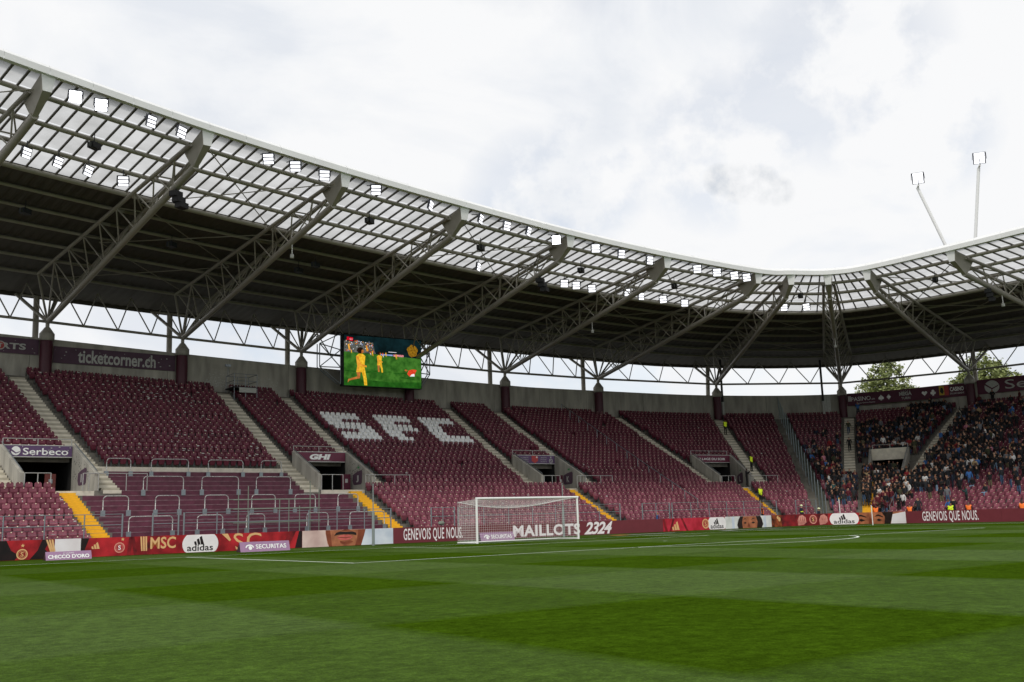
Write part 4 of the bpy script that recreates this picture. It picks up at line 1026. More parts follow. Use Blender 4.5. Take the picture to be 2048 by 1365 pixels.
def suit(kind, a, b, r, o_):
    if kind == 'diamond': pl.poly('diamond_symbol', [(a, b-r), (a+r*.75, b), (a, b+r), (a-r*.75, b)], M['white'], o_, .03)
    elif kind in ('heart', 'spade'):
        s = 1 if kind == 'heart' else -1; pts = []
        for i in range(24):
            t = 2*pi*i/24; pts.append((a+r*16*sin(t)**3/16, b+s*r*(13*cos(t)-5*cos(2*t)-2*cos(3*t)-cos(4*t))/16))
        pl.poly(kind+'_symbol', pts if s > 0 else pts[::-1], M['white'], o_, .03)
        if s < 0: pl.poly('spade_stem', [(a-r*.35, b-r*1.05), (a+r*.35, b-r*1.05), (a, b-r*.2)], M['white'], o_, .034)
    else:
        for dx, dy in ((-.42, -.15), (.42, -.15), (0, .5)): pl.disc('club_lobe', a+dx*r, b+dy*r, r*.45, r*.45, M['white'], o_, .03, 12)
        pl.poly('club_stem', [(a-r*.3, b-r), (a+r*.3, b-r), (a, b+r*.2)], M['white'], o_, .034)
suit('spade', wd*.30, h*.47, .32, o); suit('diamond', wd*.365, h*.47, .32, o); suit('heart', wd*.665, h*.5, .3, o); suit('club', wd*.735, h*.5, .34, o)
pl.text('MEGA', wd*.455, h*.46, wd*.105, h*.32, M['offwhite'], o, .03, bold=.05); pl.text('* * * * *', wd*.47, h*.80, wd*.08, h*.1, M['offwhite'], o, .03); pl.text('TURN', wd*.47, h*.15, wd*.075, h*.2, M['offwhite'], o, .03, bold=.02)
pl.poly('coat_half', [(wd*.785, h*.22), (wd*.825, h*.22), (wd*.825, h*.96), (wd*.785, h*.96)], B_['yellowmark'], o, .03); pl.poly('coat_half', [(wd*.826, h*.18), (wd*.862, h*.18), (wd*.862, h*.96), (wd*.826, h*.96)], B_['redmark'], o, .03); pl.poly('eagle_mark', [(wd*.79, h*.5), (wd*.80, h*.85), (wd*.815, h*.8), (wd*.822, h*.5), (wd*.81, h*.3)], M['black'], o, .034)
pl.text('CASINO', wd*.872, h*.46, wd*.11, h*.34, M['white'], o, .03, bold=.03); pl.text('DU LAC-GENEVE', wd*.872, h*.22, wd*.11, h*.13, M['white'], o, .03)
o, pl, wd, h = wall_banner(9.045, 9.96, 13.3, 14.9, B_['maroon'], 'maroon banner with large white disc mark, cut by the right edge')
pl.disc('disc_mark', wd*.115, h*.44, .78, .70, M['offwhite'], o, .03); pl.poly('disc_slash', [(wd*.05, h*.8), (wd*.115, h*.36), (wd*.17, h*.55), (wd*.16, h*.45), (wd*.113, h*.26), (wd*.045, h*.7)], B_['maroon'], o, .036); pl.text('Serbeco', wd*.215, h*.2, wd*.62, h*.62, M['offwhite'], o, .03)
# signs over the vomitories, painted shields on the side walls
def vom_sign(vi, mt, label):
    v = VOM[vi]; pl0 = v['plane']; wd = v['wid']; zb, zd = v['zb'], v['zd']; h = zb+.96-zd
    pl = Plane((pl0.O.x, pl0.O.y, zd), pl0.R); o = thing('stairwell_sign', pl.at(wd/2, 0), label, 'sign', 'signs over the stairwells')
    V = [pl.at(a, b, off) for off in (.09, .03) for a, b in ((.05, .04), (wd-.05, .04), (wd-.05, h), (.05, h))]
    geo('sign_board', V, [(0, 1, 2, 3), (0, 4, 5, 1), (1, 5, 6, 2), (2, 6, 7, 3), (3, 7, 4, 0)], mt, o)
    for a, b, c, d in ((.02, .0, wd-.04, .05), (.02, h-.02, wd-.04, .05)): geo('sign_trim', [pl.at(a, b, .1), pl.at(a+c, b, .1), pl.at(a+c, b+d, .1), pl.at(a, b+d, .1)], [(0, 1, 2, 3)], M['offwhite'], o)
    return o, Plane(pl.at(0, 0, .09), pl.R), wd, h
o, pl, wd, h = vom_sign(0, B_['plum'], 'plum sign with white round mark and lettering over the leftmost stairwell')
pl.disc('disc_mark', wd*.17, h*.52, h*.36, h*.38, M['white'], o, .02); pl.poly('disc_slash', [(wd*.10, h*.7), (wd*.175, h*.38), (wd*.235, h*.5), (wd*.22, h*.4), (wd*.17, h*.28), (wd*.095, h*.55)], B_['plum'], o, .026); pl.text('Serbeco', wd*.27, h*.2, wd*.66, h*.58, M['white'], o, .02, bold=.012); scraps(pl, wd, h, 14, o, M['offwhite'], .1)
o, pl, wd, h = vom_sign(1, B_['wine'], 'wine red sign with bold white letters over the second stairwell')
pl.text('GHI', wd*.27, h*.24, wd*.42, h*.56, M['white'], o, .02, bold=.06, shear=.2); pl.text('le journal indépendant des genevois', wd*.26, h*.09, wd*.44, h*.08, M['offwhite'], o, .02)
o, pl, wd, h = vom_sign(2, B_['plum'], 'dark plum sign with red shield and round crest over the third stairwell')
pl.poly('red_shield', [(wd*.40, h*.35), (wd*.48, h*.08), (wd*.56, h*.35), (wd*.56, h*.95), (wd*.40, h*.95)], B_['redmark'], o, .02); pl.text('+', wd*.505, h*.68, wd*.05, h*.2, M['white'], o, .03, bold=.03)
for q, (t1, t2) in enumerate((('LIGUE', 'SERVETTE'), ('FIDELE', 'PAIX'), ('SERVETTE', 'ET AMITIE'))): pl.text(t1, wd*.15, h*(.68-.24*q), wd*.17, h*.12, M['offwhite'], o, .02); pl.text(t2, wd*.63, h*(.68-.24*q), wd*.15, h*.12, M['offwhite'], o, .02)
pl.ring('crest_ring', wd*.89, h*.36, h*.2, h*.27, M['offwhite'], o, .02); pl.text('S', wd*.87, h*.24, wd*.04, h*.24, M['offwhite'], o, .02); star(pl, o, wd*.89, h*.8, .1, M['offwhite'])
o, pl, wd, h = vom_sign(3, B_['wine'], 'wine red sign with white capital lettering over the fourth stairwell')
pl.text('VILLAGE DU SOIR', wd*.08, h*.34, wd*.78, h*.3, M['white'], o, .02, bold=.012)
for vi, ch in ((0, 'I'), (1, 'J'), (2, 'K'), (3, 'L')):
    v = VOM[vi]; p0, p1 = v['edge'][1], v['edge'][3]; d = (p0-p1); d.z = 0; Ln = d.length
    pl = Plane((p1.x, p1.y, v['zf']), d); o = thing('wall_shield', pl.at(Ln*.45, .9), 'dark plum painted shield on the concrete side wall of the %s stairwell' % vn[vi], 'painting', 'painted shields in the stairwells')
    c = Ln*.48; pts = [(c-.78, .55), (c-.95, 1.15), (c-.85, 2.0), (c-.2, 2.35), (c+.75, 2.6), (c+.88, 2.3), (c+.80, .75), (c+.6, .5), (c-.55, .45)]
    pts = [(c+(a-c)*.85, .42+(b-.45)*.50) for a, b in pts]
    pl.poly('shield', pts, B_['purple'], o, .012); pl.text(ch, c-.22, .62, .16 if ch == 'I' else .4, .5, M['offwhite'], o, .02, bold=.05)
    pl.poly('exit_plate', [(c+.0, 1.62), (c+.3, 1.62), (c+.3, 1.76), (c+.0, 1.76)], B_['green'], o, .016) if vi else None
    if vi < 2:
        j = Join()
        for _ in range(150):
            a, b = random.uniform(.3, Ln*.95), random.uniform(.7, 2.7); w_ = random.uniform(.03, .08)
            if b < 2.75-(a/Ln)*1.9: j.add([pl.at(a, b, .008), pl.at(a+w_, b, .008), pl.at(a+w_, b+w_, .008), pl.at(a, b+w_, .008)], [(0, 1, 2, 3)])
        tag(j.build('sticker_specks', M['bracket'], o), kind='stuff')
# doors and posters inside the tunnels
for vi, (a, c, lb) in enumerate(((.62, '#5a2018', 'brown-red door leaf standing in the leftmost stairwell'), (.86, '#5a1a30', 'maroon noticeboard standing in the second stairwell'), (.92, '#5a1a30', 'maroon noticeboard standing in the third stairwell'), (.88, '#5a1a30', 'maroon noticeboard standing in the fourth stairwell'))):
    v = VOM[vi]; pl = v['plane']; o = thing('notice_board', pl.at(v['wid']*a, 0, 1.2), lb, 'board', 'boards standing in the stairwells')
    hh = 1.15 if vi == 0 else 1.25; mt = mat('notice_red', c, .6, var=.12); w_ = .62 if vi == 0 else .7
    V = [pl.at(v['wid']*a+x*w_/2, z, off) for off in (1.25, 1.1) for x, z in ((-1, .0), (1, .0), (1, hh), (-1, hh))]
    geo('leaf', V, [(0, 1, 2, 3), (7, 6, 5, 4), (1, 5, 6, 2), (0, 3, 7, 4), (2, 6, 7, 3)], mt, o); geo('paper', [pl.at(v['wid']*a-.1, hh*.5, 1.27), pl.at(v['wid']*a+.12, hh*.5, 1.27), pl.at(v['wid']*a+.12, hh*.72, 1.27), pl.at(v['wid']*a-.1, hh*.72, 1.27)], [(0, 1, 2, 3)], M['offwhite'] if vi else M['galv'], o)
# ------------------------------------------------------------------ video screen hung under the roof
def vid(name, c, s=.85, c2=None, scale=3, var=.15):
    m = bpy.data.materials.new('video_'+name); m.use_nodes = True; m.cycles.emission_sampling = 'NONE'; t = m.node_tree; t.nodes.clear()
    o = nd('ShaderNodeOutputMaterial', t); em = nd('ShaderNodeEmission', t); em.inputs[1].default_value = s
    c = hexc(c); c2 = hexc(c2) if c2 else [min(1, x*(1+var)) for x in c]
    tcn = nd('ShaderNodeTexCoord', t); nz = nd('ShaderNodeTexNoise', t); nz.inputs['Scale'].default_value = scale; nz.inputs['Detail'].default_value = 6
    rp = nd('ShaderNodeValToRGB', t); e = rp.color_ramp.elements; e[0].position = .35; e[1].position = .65; e[0].color = (*[x*(1-var) for x in c], 1); e[1].color = (*c2, 1)
    t.links.new(tcn.outputs['Object'], nz.inputs['Vector']); t.links.new(nz.outputs[0], rp.inputs[0]); t.links.new(rp.outputs[0], em.inputs[0]); t.links.new(em.outputs[0], o.inputs[0]); return m
SW, SH = 8.1, 4.6
scr = thing('video_screen', (9.0, 33, 13.55), 'large video screen showing a football match, hung below the roof', 'screen')
pl = Plane((4.95, 33.0, 13.58), (1, 0, .012))
V = [pl.at(a, b, off) for off in (0, -.45) for a, b in ((-.16, -.06), (SW+.05, -.06), (SW+.05, SH+.08), (-.16, SH+.08))]
cab = geo('cabinet', V, [(0, 1, 2, 3), (7, 6, 5, 4), (0, 4, 5, 1), (1, 5, 6, 2), (2, 6, 7, 3), (3, 7, 4, 0)], M['black'], scr)
def vp(name, pts, mt, off): return pl.poly(name, [(min(1, max(0, a))*SW, min(1, max(0, b))*SH) for a, b in pts], mt, cab, off)
Vd = {'dark': vid('night', '#0b191b', 1, '#10262a', 1.5), 'pitch': vid('grass', '#2a5a1c', 1, '#42762a', 2.2), 'pitch2': vid('grass_shadow', '#1c4a14', 1, '#28601c', 2), 'stand': vid('seats', '#4a4c48', 1, '#6a6c66', 5), 'yellow': vid('kit', '#dca018', 1.0, '#f4c83a', 4), 'ochre': vid('kit_shade', '#d8882a', 1, '#e8a83a', 3), 'skin': vid('skin', '#a8602e', 1, '#c87a3c', 4), 'hair': vid('hair', '#1a0f0a', 1, '#2a1a12', 6), 'red': vid('red', '#d0301c', 1, '#e85030', 5), 'white': vid('white', '#e8e8ec', 1, None, 3, .05), 'tree': vid('tree', '#6a4c14', 1, '#a87a1c', 9, .4), 'logo': vid('logo', '#c80c24', 1.0, None, 3, .05), 'blue': vid('blue', '#8a9ad0', 1, None), 'ad': vid('ad', '#c04050', 1, '#e0a0a8', 8)}
vp('picture_night', [(0, 0), (1, 0), (1, 1), (0, 1)], Vd['dark'], .012)
vp('picture_grass', [(0, 0), (1, 0), (1, .615), (.55, .645), (0, .665)], Vd['pitch'], .016)
vp('picture_shadow', [(0, .14), (.6, .10), (1, .13), (1, 0), (0, 0)], Vd['pitch2'], .019)
for a, b, c_, d in ((.0, .28, .34, .26), (.24, .27, .44, .30), (.62, .27, .82, .285), (.70, .20, .92, .17)): vp('picture_shadow', [(a, b), (c_, d), (c_-.02, d+.025), (a+.02, b+.02)], Vd['pitch2'], .019)
vp('picture_stand', [(0, .665), (.40, .66), (.385, .72), (.365, .88), (0, .88)], Vd['stand'], .018)
for i in range(150):
    a, b = random.uniform(.005, .37), random.choice([random.uniform(.80, .89), random.uniform(.68, .86)]); c_ = random.choice(['ochre', 'red', 'white', 'blue', 'hair', 'hair', 'hair', 'dark', 'stand'])
    vp('picture_spectator', [(a, b), (a+.008, b), (a+.009, b+.018), (a, b+.018)], Vd[c_], .021)
for a in (.045, .27): vp('picture_stairs', [(a, .82), (a+.018, .82), (a+.038, .70), (a+.012, .70)], Vd['ochre'], .022)
vp('picture_ads', [(.46, .638), (.62, .638), (.62, .665), (.46, .665)], Vd['blue'], .020); vp('picture_ads', [(.63, .63), (.765, .63), (.765, .672), (.63, .672)], Vd['ad'], .020)
vp('picture_goal', [(.565, .71), (.67, .71), (.67, .72), (.565, .72)], Vd['white'], .020)
pl.poly('picture_tree', [((.885+.07*cos(t)*(1+.12*sin(5*t)))*SW, (.77+.125*sin(t)*(1+.1*cos(7*t)))*SH) for t in [2*pi*i/28 for i in range(28)]], Vd['tree'], cab, .020)
vp('picture_logo', [(.035, .90), (.06, .90), (.06, .965), (.035, .965)], Vd['logo'], .024); vp('picture_logo', [(.065, .89), (.11, .885), (.11, .955), (.065, .96)], Vd['logo'], .024)
pl.text('Sport', .070*SW, .905*SH, .036*SW, .03*SH, Vd['white'], cab, .028)
def player(cx_, cy, s, kit='yellow', short='yellow', run=0):
    P = lambda L_: [(cx_+a*s, cy+b*s*SW/SH) for a, b in L_]
    vp('picture_player', P([(-.10, .50), (.12, .50), (.16, .86), (.06, .93), (-.06, .92), (-.15, .84)]), Vd[kit], .026)
    vp('picture_player', P([(-.15, .84), (-.06, .80), (.02, .62), (.20, .58), (.20, .53), (-.02, .56), (-.12, .66)]), Vd['ochre' if kit == 'yellow' else 'skin'], .029)
    vp('picture_player', P([(-.14, .38), (.16, .38), (.13, .54), (-.11, .54)]), Vd[short], .027)
    vp('picture_player', P([(-.15, .84), (-.06, .86), (-.03, .52), (-.06, .40), (-.13, .40), (-.10, .52)]), Vd['ochre' if kit == 'yellow' else 'red'], .028)
    vp('picture_shadow', P([(-.1, .0), (.2, .0), (.75, .04), (.7, .07), (.2, .04)]), Vd['pitch2'], .022)
    vp('picture_player', P([(.04, .38), (.16, .38), (.20, .20), (.22, .0), (.12, .0), (.10, .18)]), Vd['yellow' if kit == 'yellow' else 'white'], .026)
    vp('picture_player', P([(-.14, .40), (.0, .38), (-.02, .20), (-.36, .12), (-.42, .05), (-.40, .16), (-.10, .25)]) if run else P([(-.12, .40), (.02, .38), (.0, .2), (.02, .02), (-.08, .02), (-.10, .2)]), Vd['skin'], .025)
    vp('picture_player', P([(-.05, .93), (.07, .93), (.10, 1.02), (.07, 1.10), (-.02, 1.12), (-.10, 1.08), (-.12, 1.0)]), Vd['hair'], .028); vp('picture_player', P([(.03, .94), (.09, .95), (.11, 1.01), (.08, 1.05), (.04, 1.04)]), Vd['skin'], .030)
player(.205, .015, .385, run=1); player(.445, .29, .215)
for a, b, s, c_ in ((.09, .64, .04, 'yellow'), (.355, .61, .06, 'yellow'), (.33, .63, .04, 'red'), (.49, .60, .05, 'red'), (.53, .615, .05, 'yellow'), (.665, .575, .06, 'yellow')): player(a, b, s, c_, 'yellow' if c_ == 'yellow' else 'white')
vp('picture_fallen_player', [(.81, .29), (.84, .24), (.91, .25), (.92, .32), (.94, .38), (.90, .39), (.86, .38), (.83, .36)], Vd['red'], .026); vp('picture_fallen_player', [(.845, .24), (.91, .245), (.905, .30), (.87, .285)], Vd['white'], .029); vp('picture_fallen_player', [(.775, .35), (.80, .34), (.82, .36), (.80, .375), (.78, .38)], Vd['skin'], .029)
# hangers and side frames
for x in (5.6, 9.0, 12.4): tube('hanger', (x, 33.2, 18.2), (x, 33.4, 20.2), .06, M['steel'], scr, 6)
for s, x0_, w_ in ((-1, 4.75, 1.9), (1, 13.1, 1.3)):
    P = [Vector((x0_, 33.25, z)) for z in (13.7, 15.2, 16.8, 18.3)]+[Vector((x0_+s*w_, 33.6, z)) for z in (15.2, 17.3)]
    for a, b in ((0, 3), (0, 4), (1, 4), (2, 5), (3, 5), (4, 5), (1, 5), (2, 4)): tube('frame_tube', P[a], P[b], .05, M['galv'], scr, 6)
    tube('frame_tube', P[4]+Vector((0, .5, 0)), P[5]+Vector((0, .5, 0)), .05, M['galv'], scr, 6); tube('frame_tube', P[4]+Vector((0, .5, 0)), P[0]+Vector((0, .5, 0)), .05, M['galv'], scr, 6)

# ------------------------------------------------------------------ floodlights under the roof edge
M['lamp_case'] = mat('lamp_case', '#3b3e46', .5, metal=.3, var=.1)
LI = [(.15, -.009, 2), (.30, -.011, 2), (.61, -.014, 1), (.81, -.012, 1), (1.4, -.016, 0), (1.59, -.019, 0), (1.81, -.018, 0), (2.21, -.02, 0), (2.67, -.019, 3), (3.11, -.02, 3), (3.35, -.02, 1), (3.55, -.022, 3), (3.83, -.015, 2), (4.21, -.02, 0), (4.47, -.021, 1), (4.77, -.019, 1),
      (5.25, -.023, 0), (5.44, -.024, 0), (5.62, -.024, 0), (5.76, -.024, 0), (.16, .235, 1), (.35, .237, 1), (.54, .239, 1), (.77, .243, 0), (3.61, .251, 3), (4.46, .25, 0), (4.58, .248, 0), (4.75, .251, 0), (5.09, .236, 1), (5.26, .249, 1), (5.48, .246, 0), (5.72, .25, 0), (7.25, .216, 0), (7.6, .208, 0)]
def flood(c, kind, label, hang=None, size=.66, case_mt=None, fill=.225):
    o = thing('floodlight', c, label, 'floodlight', 'floodlights under the roof')
    d = (CAM-Vector(c)); az_ = atan2(d.x, -d.y)                   # heading from -y
    yawo = {0: random.uniform(-.15, .15), 1: .75, 2: 0, 3: 1.2}[kind]
    el = math.asin(-d.normalized().z)
    R_ = Matrix.Translation(c) @ Matrix.Rotation(az_+yawo, 4, 'Z') @ Matrix.Rotation(el*random.uniform(.6, 1.0), 4, 'X') @ Matrix.Rotation(random.uniform(-.1, .1), 4, 'Y')
    s = size
    prof = [(-.5, -.02, -.5), (.5, -.02, -.5), (.5, -.02, .5), (-.5, -.02, .5), (-.38, .22, -.4), (.38, .22, -.4), (.38, .22, .4), (-.38, .22, .4)]
    V = [R_ @ Vector((a*s, b*s, c_*s)) for a, b, c_ in prof]
    case = geo('housing', V, [(0, 1, 2, 3), (5, 4, 7, 6), (0, 4, 5, 1), (1, 5, 6, 2), (2, 6, 7, 3), (3, 7, 4, 0)], case_mt or M['lamp_case'], o)
    for q in range(3):
        z0, z1 = (-.46+q*.315)*s, (-.46+q*.315+fill)*s
        geo('lamp_bar', [R_ @ Vector((a*s, -.05*s, b)) for a, b in ((-.42, z0), (.42, z0), (.42, z1), (-.42, z1))], [(0, 1, 2, 3)], M['lamp_bright' if kind == 2 else 'lamp'], case)
    tube('bracket', R_ @ Vector((0, .1*s, .45*s)), hang if hang else Vector(c)+Vector((0, 0, .75)), .03, M['lamp_case'], o, 5)
    for sx_ in (-.56, .56): tube('yoke', R_ @ Vector((sx_*s, .1*s, -.1*s)), R_ @ Vector((sx_*s*.9, .12*s, .5*s)), .02, M['lamp_case'], o, 5)
def lamp_name(i): 
    row = 'front edge' if i < 20 else 'second purlin'
    n = i+1 if i < 20 else i-19
    return '%s%s floodlight from the left along the roof %s' % ({2: 'dazzling ', 1: 'turned ', 3: 'edge-on ', 0: ''}[LI[i][2]], ordn(n), row)
for i, (u, v, kd) in enumerate(LI): flood(roof(u, v, -.75), kd, 'lit white '+lamp_name(i), roof(u, max(v, .02), -.05))
for (bp_, tp_, lb) in (((41.1, -5.1, 20.9), (40.0, -3.2, 27.8), 'leaning white mast with lit floodlight above the roof, the left one'), ((41.8, -6.4, 20.9), (42.3, -7.4, 28.7), 'taller white mast with lit floodlight above the roof, the right one')):
    o = thing('light_mast', bp_, lb, 'mast', 'floodlight masts on the roof'); tube('pole', bp_, tp_, .13, M['fascia'], o, 10); tube('arm', tp_, Vector(tp_)+Vector((-.3, -.3, .12)), .08, M['white'], o, 8)
    flood(Vector(tp_)+Vector((-.3, -.3, .7)), 0, 'lit square floodlight on top of the %s roof mast' % ('leaning' if 'leaning' in lb else 'taller'), Vector(tp_)+Vector((-.3, -.3, .1)), .95, None, .295)
# loudspeakers
for i, (u, v) in enumerate([(.45, .135), (2.43, .133), (3.41, .132), (4.4, .136), (5.35, .128), (9.6, .118), (7.42, .105), (.42, .496), (1.42, .512), (2.48, .458), (2.42, .518)]):
    c = roof(u, v, -.75); o = thing('loudspeaker', c, 'small dark loudspeaker hanging under the roof, %s of the row %s' % (ordn(i+1 if i < 7 else i-6), 'below the clear sheets' if i < 7 else 'below the dark deck'), 'loudspeaker', 'loudspeakers under the roof')
    mt = M['black'] if i < 7 else M['lamp_case']
    J_ = Join(); J_.box(c, (.62, .42, .34), .6); J_.build('cabinet', mt, o); tube('hanger', c, roof(u, v, -.02), .025, mt, o, 5); box('grille', c+Vector((-.15, -.19, -.05)), (.5, .06, .26), M['bracket'], o, .6)
for i, f, lb in ((1, .1, 'cluster of dark loudspeakers hanging from the truss left of the lettered banner'), (4, .1, 'cluster of dark loudspeakers hanging from the truss right of the screen'), (10, .12, 'cluster of dark loudspeakers hanging from the rightmost truss')):
    a = roof(i, .052, -1.45); b = node(i); c = a+(b-a)*f+Vector((0, 0, -.75)); o = thing('speaker_cluster', c, lb, 'loudspeaker', 'speaker clusters on the trusses')
    for q in range(3): box('cabinet', c+Vector((.16*q, -.05*q, .28-.34*q)), (.62, .5, .32), M['black'], o, .5)
    tube('hanger', c, c+Vector((0, 0, .75)), .03, M['black'], o, 5)
for i, f in ((2, .22), (5, .36), (8, .37), (10, .2)):
    a = roof(i, .052, -1.45); b = node(i); c = a+(b-a)*f+Vector((0, 0, -1.0)); o = thing('dome_camera', c, 'small pale camera on a rod below the %s truss from the left' % ordn(i+1), 'camera', 'cameras on the trusses')
    tube('rod', c, c+Vector((0, 0, .85)), .03, M['white'], o, 6); tube('dome', c-Vector((0, 0, .15)), c+Vector((0, 0, .1)), .13, M['offwhite'], o, 10)

# ------------------------------------------------------------------ fittings on the rear wall and terrace
def wall_plane(u): C = Cp(u); n_, t = facing(u, NR-1); return Plane((C[0]+n_.x*.255, C[1]+n_.y*.255, 0), t)
for uu, w_, z0 in ((2.285, 1.4, 13.15), (2.70, 1.7, 13.1)):
    plw = wall_plane(uu); j = Join()
    for _ in range(150):
        a = random.gauss(0, w_*.4); b = abs(random.gauss(0, .55)); s = random.uniform(.03, .12)
        if b < 1.6-abs(a)*.7: j.add([plw.at(a, z0+b, .01), plw.at(a+s, z0+b, .01), plw.at(a+s*.9, z0+b+s*.6, .01), plw.at(a, z0+b+s*.5, .01)], [(0, 1, 2, 3)])
    tag(j.build('paint_splatter', M['offwhite'], gs), kind='stuff')
for u, lb in ((7.87, 'pale cabinet on the rear wall beside the corner column'),):
    plw = wall_plane(u); o = thing('wall_cabinet', plw.at(0, 13), lb, 'cabinet'); V = [plw.at(a, b, off) for off in (.25, .01) for a, b in ((-.45, 12.6), (.45, 12.6), (.45, 14.72), (-.45, 14.72))]
    geo('case', V, [(0, 1, 2, 3), (0, 4, 5, 1), (1, 5, 6, 2), (2, 6, 7, 3), (3, 7, 4, 0)], M['offwhite'], o); geo('door_seam', [plw.at(a, b, .256) for a, b in ((-.01, 12.7), (.01, 12.7), (.01, 14.6), (-.01, 14.6))], [(0, 1, 2, 3)], M['bracket'], o)
for u, lb in ((7.85, 'dark rainwater pipe dropping from the roof left of the corner column'), (7.06, 'dark rainwater pipe dropping beside the column left of the corner')):
    p = roof(u, .985, 0); o = thing('rain_pipe', (p.x, p.y, 12.5), lb, 'pipe', 'rainwater pipes'); tube('pipe', (p.x, p.y, 12.5), p, .13, M['black'], o, 8); tube('sleeve', (p.x, p.y, 12.4), (p.x, p.y, 14.0), .16, M['offwhite'], o, 8)
# camera platform in the top rows
c = stand(2.44, 35.2); n_, t = facing(2.44, 35); z = c.z
o = thing('camera_platform', c, 'scaffold camera platform with railings in the top rows left of the screen', 'platform')
def cpt(a, b, h): return c+t*a-n_*b+Vector((0, 0, h))
rz = atan2(t.y, t.x); box('deck', cpt(0, .4, .95), (2.1, 1.9, .1), M['black'], o, rz); box('front_panel', cpt(.15, -.6, .72), (1.5, .05, .42), M['offwhite'], o, rz)
for a in (-1, 0, 1):
    for b in (-.5, 1.3): tube('post', cpt(a, b, -.2), cpt(a, b, 2.1), .03, M['galv'], o, 6)
for h in (1.5, 2.08):
    for b in (-.5, 1.3): tube('rail', cpt(-1, b, h), cpt(1, b, h), .025, M['galv'], o, 6)
    for a in (-1, 1): tube('rail', cpt(a, -.5, h), cpt(a, 1.3, h), .025, M['galv'], o, 6)
tube('lamp_pole', cpt(-.9, 1.2, 2.0), cpt(-.9, 1.2, 3.0), .03, M['galv'], o, 6); box('lamp_head', cpt(-.9, 1.2, 3.0), (.5, .15, .2), M['galv'], o, rz)
# scaffold frame at the foot of the standing terrace
o = thing('scaffold_frame', (-10.7, 10.6, .5), 'grey scaffold tubes standing at the foot of the maroon terrace', 'scaffold')
M['scaf'] = mat('scaffold_tube', '#7f8a84', .45, metal=.5, var=.2, scale=6, col2='#98a08c')
for x, h in ((-13.5, 3.5), (-12.9, 3.7), (-10.9, 2.9), (-10.3, 2.9), (-9.6, 2.5), (-8.9, 4.0), (-8.3, 3.6)): tube('standard', (x, 10.6, .3), (x, 10.6, h), .03, M['scaf'], o, 6)
for z in (1.55, 2.35, 2.9): tube('ledger', (-13.8, 10.6, z), (-8.2, 10.6, z), .028, M['scaf'], o, 6); tube('ledger', (-13.8, 11.6, z+.05), (-8.2, 11.6, z+.05), .028, M['scaf'], o, 6)
# microphone with furry cover on the boards
xm = led_x(888, 8.0); o = thing('microphone', (xm, 8.3, .9), 'fluffy grey microphone windshield above the slogan board left of the goal', 'microphone')
j = Join(); n = 10; V = []; Fc = []
for i in range(7):
    a = -pi/2+pi*i/6
    for q in range(n): r = .13*cos(a)*random.uniform(.85, 1.15)+.002; V.append((xm+.24*sin(a), 8.3+r*cos(2*pi*q/n), 1.18+r*sin(2*pi*q/n)))
for i in range(6):
    for q in range(n): Fc.append((i*n+q, i*n+(q+1) % n, (i+1)*n+(q+1) % n, (i+1)*n+q))
geo('windshield', V, Fc, mat('fur', '#7c8478', .95, var=.3, scale=30), o, None, True); tube('stand', (xm, 8.3, 0), (xm, 8.3, 1.1), .02, M['black'], o, 6)

# ------------------------------------------------------------------ trees beyond the corner
M['leaf'] = mat('leaf', (.17, .23, .06), .6, var=.45, scale=1.2, col2=(.38, .42, .15)); M['bark'] = mat('bark', '#4a4034', .9, var=.3, scale=4)
def tree(cx_, cy, top_z_, lobes, label, seed):
    rnd = random.Random(seed); o = thing('tree', (cx_, cy, 0), label, 'tree', 'trees beyond the stand')
    tr_ = poly_tube('trunk', [(cx_, cy, 0), (cx_+.2, cy, 6), (cx_-.1, cy+.2, 11), (cx_+.1, cy, top_z_-3)], .3, M['bark'], o, 8)
    for (dx, dy, dz, r, rz_) in lobes: poly_tube('limb', [(cx_, cy, 10), (cx_+dx*.4, cy+dy*.4, (10+dz)*.52), (cx_+dx, cy+dy, dz)], .11, M['bark'], tr_, 6)
    J_ = []; F_ = []
    def leaf(p, s):
        a, b = rnd.uniform(0, 2*pi), rnd.uniform(-.9, .9); ux = Vector((cos(a), sin(a), b)).normalized(); uy = ux.cross(Vector((rnd.uniform(-1, 1), rnd.uniform(-1, 1), rnd.uniform(-1, 1)))).normalized()
        i0 = len(J_); J_.extend([tuple(p+ux*s), tuple(p+uy*s*.6), tuple(p-ux*s), tuple(p-uy*s*.6)]); F_.append((i0, i0+1, i0+2, i0+3))
    for (dx, dy, dz, r, rz_) in lobes:
        nc = int(26*r*r*rz_/6)
        for _ in range(nc):
            d = Vector((rnd.gauss(0, 1), rnd.gauss(0, 1), rnd.gauss(0, 1))).normalized()*rnd.uniform(.45, 1.0)
            cc_ = Vector((cx_+dx+d.x*r, cy+dy+d.y*r, dz+d.z*rz_)); cr_ = rnd.uniform(.35, .8)
            for _ in range(rnd.randint(22, 40)):
                e_ = Vector((rnd.gauss(0, .5), rnd.gauss(0, .5), rnd.gauss(0, .4)))*cr_; leaf(cc_+e_, rnd.uniform(.12, .26))
    cw = geo('crown', J_, F_, M['leaf'], o)
tree(90.2, 33.2, 22.5, [(0, 0, 19.0, 2.9, 3.0), (-.6, .8, 16.5, 3.6, 3.2), (1.2, -1.6, 15.5, 3.2, 2.4), (2.0, -2.6, 16.2, 1.7, 1.8)], 'leafy pale green tree behind the wall above the card suit banner', 3)
tree(96.6, 22.6, 22.6, [(0, 0, 18.8, 3.2, 3.2), (-.8, 1.6, 17.0, 3.2, 2.6), (.8, -1.8, 16.6, 3.4, 2.8)], 'leafy pale green tree behind the wall at the rightmost column', 5)
